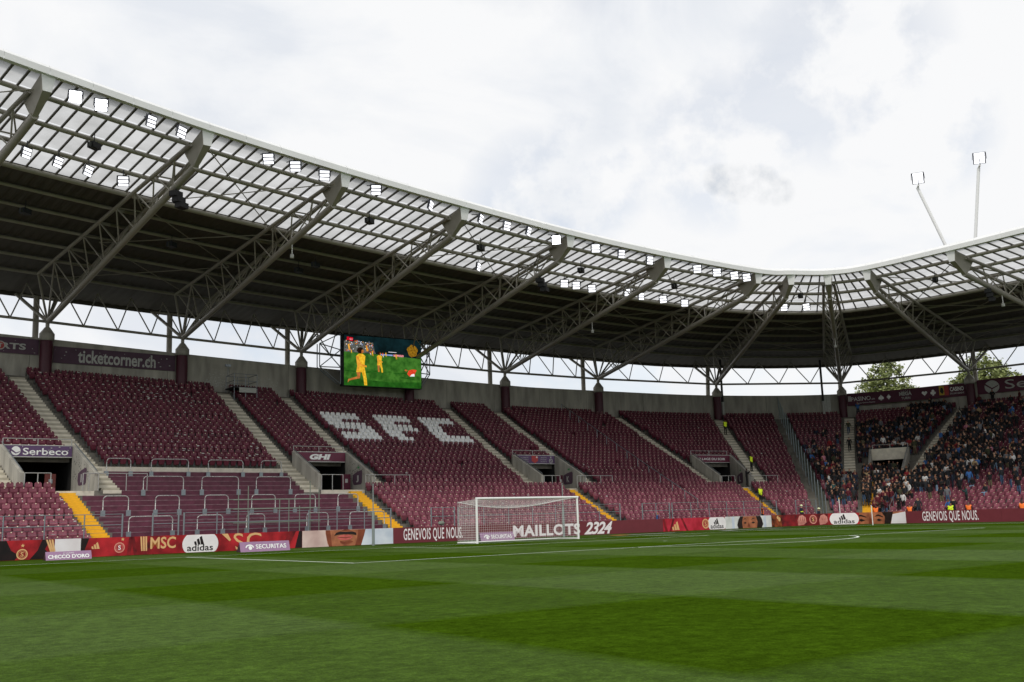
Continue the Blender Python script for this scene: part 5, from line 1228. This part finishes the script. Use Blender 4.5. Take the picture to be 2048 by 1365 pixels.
# ------------------------------------------------------------------ people
def skin_body(pose):
    """one continuous figure grown from a skeleton; returns a mesh with slots skin, hair, top, legs, shoes"""
    J = {}
    if pose == 'sit':
        J = dict(pel=(0, .08, .52, .15, .12), spi=(0, .10, .72, .145, .115), che=(0, .07, .93, .165, .12), nek=(0, .03, 1.09, .055, .055), hed=(0, -.005, 1.19, .085, .095), top=(0, .01, 1.29, .06, .065),
                 shL=(-.16, .06, 1.01, .065, .065), elL=(-.25, -.04, .78, .048, .048), wrL=(-.14, -.26, .66, .035, .035), haL=(-.08, -.33, .65, .04, .03), hiL=(-.09, .03, .51, .09, .085), knL=(-.13, -.38, .52, .065, .065), anL=(-.13, -.38, .12, .045, .045), toL=(-.14, -.54, .05, .045, .035))
    else:
        J = dict(pel=(0, 0, .94, .15, .115), spi=(0, .01, 1.14, .14, .11), che=(0, .01, 1.34, .165, .12), nek=(0, .0, 1.49, .055, .055), hed=(0, -.02, 1.60, .085, .095), top=(0, -.01, 1.70, .06, .065),
                 shL=(-.17, .01, 1.42, .065, .065), elL=(-.25, .03, 1.15, .048, .048), wrL=(-.24, -.07, .93, .035, .035), haL=(-.23, -.10, .85, .042, .03), hiL=(-.085, 0, .88, .088, .088), knL=(-.10, -.01, .49, .062, .062), anL=(-.105, .03, .11, .043, .045), toL=(-.12, -.13, .045, .045, .035))
    R_ = {}
    for k in list(J):
        if k.endswith('L'): x, y, z, a, b = J[k]; R_[k[:-1]+'R'] = (-x, y, z, a, b)
    J.update(R_)
    if pose == 'cross':
        J['elL'] = (-.25, -.03, 1.16, .048, .048); J['wrL'] = (.02, -.19, 1.22, .036, .036); J['haL'] = (.11, -.19, 1.24, .04, .03)
        J['elR'] = (.25, -.03, 1.16, .048, .048); J['wrR'] = (-.02, -.21, 1.17, .036, .036); J['haR'] = (-.11, -.21, 1.17, .04, .03)
    if pose == 'phone':
        J['elR'] = (.24, -.06, 1.18, .048, .048); J['wrR'] = (.12, -.28, 1.36, .036, .036); J['haR'] = (.07, -.31, 1.43, .042, .032)
        J['elL'] = (-.24, -.06, 1.18, .048, .048); J['wrL'] = (-.10, -.28, 1.34, .036, .036); J['haL'] = (-.05, -.31, 1.41, .042, .032)
    if pose == 'arm_up':
        J['elR'] = (.30, -.05, 1.55, .048, .048); J['wrR'] = (.28, -.12, 1.80, .036, .036); J['haR'] = (.27, -.13, 1.89, .042, .032)
    if pose == 'walk':
        J['knL'] = (-.10, -.24, .62, .066, .066); J['anL'] = (-.10, -.18, .30, .045, .045); J['toL'] = (-.11, -.34, .235, .045, .035); J['anR'] = (.105, .14, .12, .043, .045); J['toR'] = (.11, -.02, .045, .045, .035)
        J['knR'] = (.10, .06, .50, .062, .062); J['wrL'] = (-.26, .14, .96, .035, .035); J['haL'] = (-.26, .16, .89, .04, .03); J['wrR'] = (.24, -.16, .98, .035, .035); J['haR'] = (.23, -.2, .92, .04, .03)
    if pose == 'twist':
        J['hed'] = (.03, -.02, 1.60, .085, .095); J['wrL'] = (-.14, -.20, 1.12, .035, .035); J['haL'] = (-.07, -.24, 1.14, .04, .03)
    if pose == 'sit_lean':
        pass
    E_ = [('pel', 'spi'), ('spi', 'che'), ('che', 'nek'), ('nek', 'hed'), ('hed', 'top')]
    for s in 'LR': E_ += [('che', 'sh'+s), ('sh'+s, 'el'+s), ('el'+s, 'wr'+s), ('wr'+s, 'ha'+s), ('pel', 'hi'+s), ('hi'+s, 'kn'+s), ('kn'+s, 'an'+s), ('an'+s, 'to'+s)]
    names = list(J); idx = {n: i for i, n in enumerate(names)}
    me = bpy.data.meshes.new('skeleton'); me.from_pydata([J[n][:3] for n in names], [(idx[a], idx[b]) for a, b in E_], [])
    o = bpy.data.objects.new('skeleton', me); COL.objects.link(o)
    o.modifiers.new('Skin', 'SKIN'); o.modifiers.new('Sub', 'SUBSURF').levels = 1
    for n in names: sv = me.skin_vertices[0].data[idx[n]]; sv.radius = J[n][3:5]; sv.use_root = (n == 'pel')
    return o, J, E_
seg_mat = {'nek': 0, 'hed': 0, 'top': 0, 'wr': 2, 'ha': 0, 'sh': 2, 'el': 2, 'che': 2, 'spi': 2, 'hi': 3, 'kn': 3, 'an': 3, 'to': 4}
POSES = ['stand', 'cross', 'phone', 'arm_up', 'walk', 'twist', 'sit']
raw = {p: skin_body(p) for p in POSES}
dg = bpy.context.evaluated_depsgraph_get()
BODY = {}
for p, (o, J, E_) in raw.items():
    me = bpy.data.meshes.new_from_object(o.evaluated_get(dg)); me.name = 'person'
    MI = []
    for f in me.polygons:
        c = f.center; best = (9, None)
        for a, b in E_:
            A_, B_v = Vector(J[a][:3]), Vector(J[b][:3]); d = B_v-A_; t = max(0, min(1, (c-A_).dot(d)/d.length_squared)); q = (c-(A_+d*t)).length/max(J[a][3], J[b][3])
            if q < best[0]: best = (q, b, t)
        b = best[1].rstrip('LR') if best[1] not in ('nek',) else 'nek'
        mi = seg_mat.get(b, 2)
        if b == 'nek' and best[2] < .5: mi = 2
        if b in ('hed', 'top'):
            hz = J['hed'][2]; hy = J['hed'][1]
            if c.z > hz+.055 or (c.y > hy+.015 and c.z > hz-.04): mi = 1
        if b == 'spi' and best[2] < .15: mi = 3
        MI.append(mi)
    for q in range(5): me.materials.append(M['white'])
    me.polygons.foreach_set('material_index', MI); me.polygons.foreach_set('use_smooth', [True]*len(MI)); BODY[p] = me
for p, (o, J, E_) in raw.items(): bpy.data.objects.remove(o)
def cloth(n, c): return mat('cloth_'+n, c, .85, var=.2, scale=9)
CL = {n: cloth(n, c) for n, c in dict(black='#121214', charcoal='#24262a', navy='#1c2538', maroon='#5a1622', grey='#6a6c70', white='#d8d6d2', blue='#3a6aa8', olive='#3c3e28', beige='#a8906a', red='#8c1c24', pink='#c07a8a', teal='#2a4a48').items()}
LG = {n: cloth(n, c) for n, c in dict(jeans='#3c5470', dark_jeans='#1c2432', black_trousers='#101012', pale_jeans='#7c94ac', khaki='#6a6048').items()}
SK = [mat('skin_tone', c, .6, var=.06) for c in ('#a87c60', '#94664a', '#7a4e34', '#4c2e1e', '#b08a70')]
HR = [mat('hair', c, .7, var=.2, scale=12) for c in ('#14100e', '#2a1c12', '#4a3420', '#0e0e10', '#8a6a40', '#5a5450')]
VESTY = mat('hi_vis_yellow', '#d4ec1e', .6, var=.06, emit=.08); VESTO = mat('hi_vis_orange', '#ff7a2a', .6, var=.06, emit=.08); SHOE = cloth('shoes', '#1c1c1e')
def person(pose, p, rz, top, legs, label, group, skin=None, hair=None, s=1.0, cat='person'):
    o = mobj('person', BODY[pose], None, Matrix.Translation(p) @ Matrix.Rotation(rz, 4, 'Z') @ Matrix.Diagonal((s, s, s, 1)))
    for sl, mt in zip(o.material_slots, (skin or random.choice(SK), hair or random.choice(HR), top, legs, SHOE)): sl.link = 'OBJECT'; sl.material = mt
    return tag(o, label, cat, group)
def on_step(u, k): p = stand(u, k); q = stand(u, floor(k)); p.z = q.z+.03; return p
def face_rz(u, k, extra=0): n_, t = facing(u, k); return atan2(t.y, t.x)+extra
# stewards, firefighters and others who stand out
g_ = 'stewards and staff around the stand'
blk = CL['black']; bt = LG['black_trousers']
def vest(o, mt, letters=None):
    """sleeveless vest worn over the jacket: child shell built from the torso part of the body"""
    me = o.data; idx = [f.index for f in me.polygons if f.material_index == 2 and abs(f.center.x) < .195 and .90 < f.center.z < 1.5]
    V = []; F = []; mp_ = {}
    for i in idx:
        f = me.polygons[i]; q = []
        for vi in f.vertices:
            if vi not in mp_: mp_[vi] = len(V); v_ = me.vertices[vi]; V.append(tuple(v_.co+v_.normal*.022))
            q.append(mp_[vi])
        F.append(tuple(q))
    vm_ = mesh('vest', V, F, mt, None, True); c = bpy.data.objects.new('vest', vm_); COL.objects.link(c); c.parent = o; return c
vest(person('stand', on_step(6.963, 30.4), face_rz(6.96, 30), blk, bt, 'steward in yellow vest and black, highest on the stairs left of the glass fence', g_), VESTY)
vest(person('stand', on_step(6.912, 16.3), face_rz(6.9, 16, .3), blk, bt, 'steward in yellow vest halfway down the stairs by the fourth stairwell', g_), VESTY)
vest(person('twist', on_step(6.579, 5.6), face_rz(6.58, 5, -.2), blk, bt, 'steward in yellow vest standing on the fourth yellow stairs', g_), VESTY)
person('phone', on_step(6.66, 11.05), face_rz(6.6, 12, .5), CL['black'], bt, 'man in dark suit raising his hands to his face at the fourth stairwell', g_)
vest(person('stand', Vector((31.9, 9.1, .1)), -2.5, blk, bt, 'steward in orange vest behind the boards near the fourth yellow stairs', g_), VESTO)
person('walk', Vector((19.05, 8.6, .0)), 1.1, CL['maroon'], LG['jeans'], 'child in maroon and blue bib walking behind the boards', g_, s=.86)
vest(bpy.data.objects['person.005'], CL['blue'])
fy = mat('reflective_stripe', '#d8e830', .6, var=0, emit=.1)
for i, (x, y, lb) in enumerate(((35.6, 7.9, 'firefighter with pale helmet standing behind the corner boards, left of the pair'), (37.3, 7.4, 'firefighter with pale helmet crouching behind the corner boards, right of the pair'))):
    o = person('stand', Vector((x, y, .05 if i == 0 else -.25)), .2, CL['navy'], LG['dark_jeans'], lb, g_)
    n = 12; V = [(.125*cos(2*pi*q/n)*cos(a), .14*sin(2*pi*q/n)*cos(a)-.015, 1.63+.13*sin(a)) for a in (0, .5, 1.0, 1.4) for q in range(n)]
    me = mesh('helmet', V, [(r*n+q, r*n+(q+1) % n, (r+1)*n+(q+1) % n, (r+1)*n+q) for r in range(3) for q in range(n)]+[tuple(range(3*n, 4*n))], mat('helmet', '#d8dcb0', .4, var=.05), None, True); c = bpy.data.objects.new('helmet', me); COL.objects.link(c); c.parent = o
    V = [((.19)*cos(2*pi*q/n), (.15)*sin(2*pi*q/n)+.01, z) for z in (1.12, 1.19) for q in range(n)]; me = mesh('reflective_band', V, [(q, (q+1) % n, n+(q+1) % n, n+q) for q in range(n)], fy); c = bpy.data.objects.new('reflective_band', me); COL.objects.link(c); c.parent = o
def by_px(px, x=41.0): 
    lo, hi = -30.0, 8.0
    for _ in range(40):
        m_ = (lo+hi)/2
        if to_px((x, m_, 1))[0] < px: hi = m_
        else: lo = m_
    return lo
for px, mt, lb, pose in ((1752, VESTO, 'steward in orange vest bending behind the boards at the yellow corner stairs', 'twist'), (1820, VESTO, 'steward in orange vest watching the fans, back to the pitch', 'stand'), (1902, VESTY, 'steward in yellow vest standing behind the side slogan board', 'cross'), (1938, VESTO, 'dark-haired steward in orange vest behind the end of the side slogan', 'stand'), (2045, VESTO, 'steward in orange vest cut by the right edge', 'stand')):
    o = person(pose, Vector((39.6, by_px(px, 39.6), -.15)), pi/2*(1 if 'back' in lb or px == 1938 else -1)+.3, blk, bt, lb, g_); vest(o, mt)
person('walk', on_step(8.035, 29.8), face_rz(8.03, 29, pi), CL['olive'], LG['jeans'], 'man in olive jacket and jeans climbing the corner stairs, the upper of two', g_)
person('walk', on_step(8.03, 22.7), face_rz(8.03, 22, pi), CL['black'], LG['black_trousers'], 'man in black hooded jacket climbing the corner stairs, the lower of two', g_)

# the fans in the corner
def dens(u, k):
    if u < 8.0: return .92 if k <= 13 and k >= 3 else (.82 if 13 < k <= 20 else (.38 if 19 < k <= 23 else (.22 if 23 < k <= 28 and u > 7.68 else (.1 if k in (2, 3) else 0))))
    if u < 8.82:
        if k >= 31: return .62 if u > 8.52 else .05
        if k >= 20: return .80 if u > 8.1 else .4
        if k >= 4: return .96
        return .8 if 8.26 < u < 8.62 else (.12 if u >= 8.62 else 0)
    if u < 9.35:
        if k >= 33: return .3
        if k >= 22: return .62
        if k >= 9: return .95
        if k >= 6: return .5
        return .06
    if k >= 28: return .28
    if k >= 18: return .2
    if k >= 12: return .8
    if k >= 7: return .3
    return .07
FANS = []
frnd = random.Random(4)
def is_free(u, k): return True
for (Z, u, k, i, n, c, nm, X_, Y_) in SEATS:
    if u > 7.52 and frnd.random() < dens(u, k): FANS.append((Z, u, k, i, n, c, nm))
# people also stand in the corner landing and on the lower corner stairs
for k in range(4, 13):
    for q in range(3):
        if True: u = 8.22+(q-1)*.035; p = on_step(u, k); FANS.append((to_px(p)[2], u, k, q, 3, p, 'crowd on the yellow corner stairs'))
for q in range(9): u = 8.27+.035*q; p = on_step(u, 12.2+(q % 3)*1.1); p.z = VOM[4]['zf']+.01; FANS.append((to_px(p)[2], u, 12, q, 9, p, 'landing before the corner stairwell'))
FANS.sort(key=lambda f: f[0])
tops = ['black']*62+['charcoal']*16+['navy']*5+['maroon']*5+['grey']*3+['white']*4+['blue']*2+['olive']*2+['beige']*2+['red']*1+['pink']*1+['teal']*1
legs = ['jeans']*24+['dark_jeans']*26+['black_trousers']*40+['pale_jeans']*8+['khaki']*4
jn_v = []; jn_f = []; jn_m = []; mass_mats = []
def mass_idx(mt):
    if mt not in mass_mats: mass_mats.append(mt)
    return mass_mats.index(mt)
pose_word = {'stand': 'standing', 'cross': 'arms folded,', 'phone': 'hands raised,', 'arm_up': 'one arm up,', 'walk': 'stepping', 'twist': 'turned', 'sit': 'seated'}
_np = {}
nth = {}
for q, (Z, u, k, i, n, c, nm) in enumerate(FANS):
    tp = 'maroon' if (k <= 3 and 8.26 < u < 8.62 and frnd.random() < .6) else frnd.choice(tops); lg = frnd.choice(legs)
    standing = frnd.random() < (.85 if k < 13 else (.55 if k < 18 else .3)) or 'stairs' in nm or 'landing' in nm
    pose = frnd.choice(['stand', 'stand', 'cross', 'phone', 'twist', 'twist', 'arm_up'] if frnd.random() < .85 else ['walk', 'twist']) if standing else 'sit'
    n_, t = facing(u, k); p = Vector(c)
    if standing: p = p+n_*.28
    else: p = p-n_*.02
    rz = face_rz(u, k, frnd.gauss(0, .55 if standing else .25)+(pi if standing and frnd.random() < .12 else 0)); s = frnd.uniform(.93, 1.07)
    sk, hr = frnd.choice(SK), frnd.choice(HR[:4]*3+HR)
    if q < 300:
        e_ = ordn(i+1) if i+1 < 60 else 'last'
        person(pose, p, rz, CL[tp], LG[lg], 'fan %s in %s top, %s row, %s from left, %s' % (pose_word[pose].rstrip(','), tp, ordn(k+1), e_, nm.replace('block ', '').replace('lower ', '').replace('right of the glass fence', 'beside glass fence').replace('on the side stand', 'side stand').replace('the side stand', 'side stand').replace('the strip', 'strip').replace('the corner', 'corner').replace('the yellow', 'yellow')), 'fans in the corner of the stand', sk, hr, s)
        lo_ = bpy.context.scene.collection.objects[-1]
        if len(lo_['label'].replace('-', ' ').split()) > 16: lo_['label'] = lo_['label'].replace(' from left', '')
    else:
        if pose not in _np:
            me = BODY[pose]; co_ = np.empty(len(me.vertices)*3); me.vertices.foreach_get('co', co_); _np[pose] = (co_.reshape(-1, 3), [tuple(f.vertices) for f in me.polygons], [f.material_index for f in me.polygons])
        co_, F_, MI_ = _np[pose]; ca_, sa_ = cos(rz), sin(rz); o_ = sum(len(v) for v in jn_v)
        R3 = np.array(((ca_, sa_, 0), (-sa_, ca_, 0), (0, 0, 1)))*s
        jn_v.append(co_ @ R3+np.array(p)); jn_f += [tuple(x+o_ for x in f) for f in F_]
        mm = [mass_idx(x) for x in (sk, hr, CL[tp], LG[lg], SHOE)]; jn_m += [mm[x] for x in MI_]
if jn_v:
    me = bpy.data.meshes.new('far_crowd'); me.from_pydata(np.concatenate(jn_v).tolist(), [], jn_f)
    for mt in mass_mats: me.materials.append(mt)
    me.polygons.foreach_set('material_index', jn_m); me.polygons.foreach_set('use_smooth', [True]*len(jn_f))
    tag(mobj('far_crowd', me), 'mass of darkly dressed fans in the upper corner rows', 'crowd', kind='stuff')
print('SEATS', len(SEATS), 'FANS', len(FANS), 'body faces', [len(m.polygons) for m in BODY.values()])
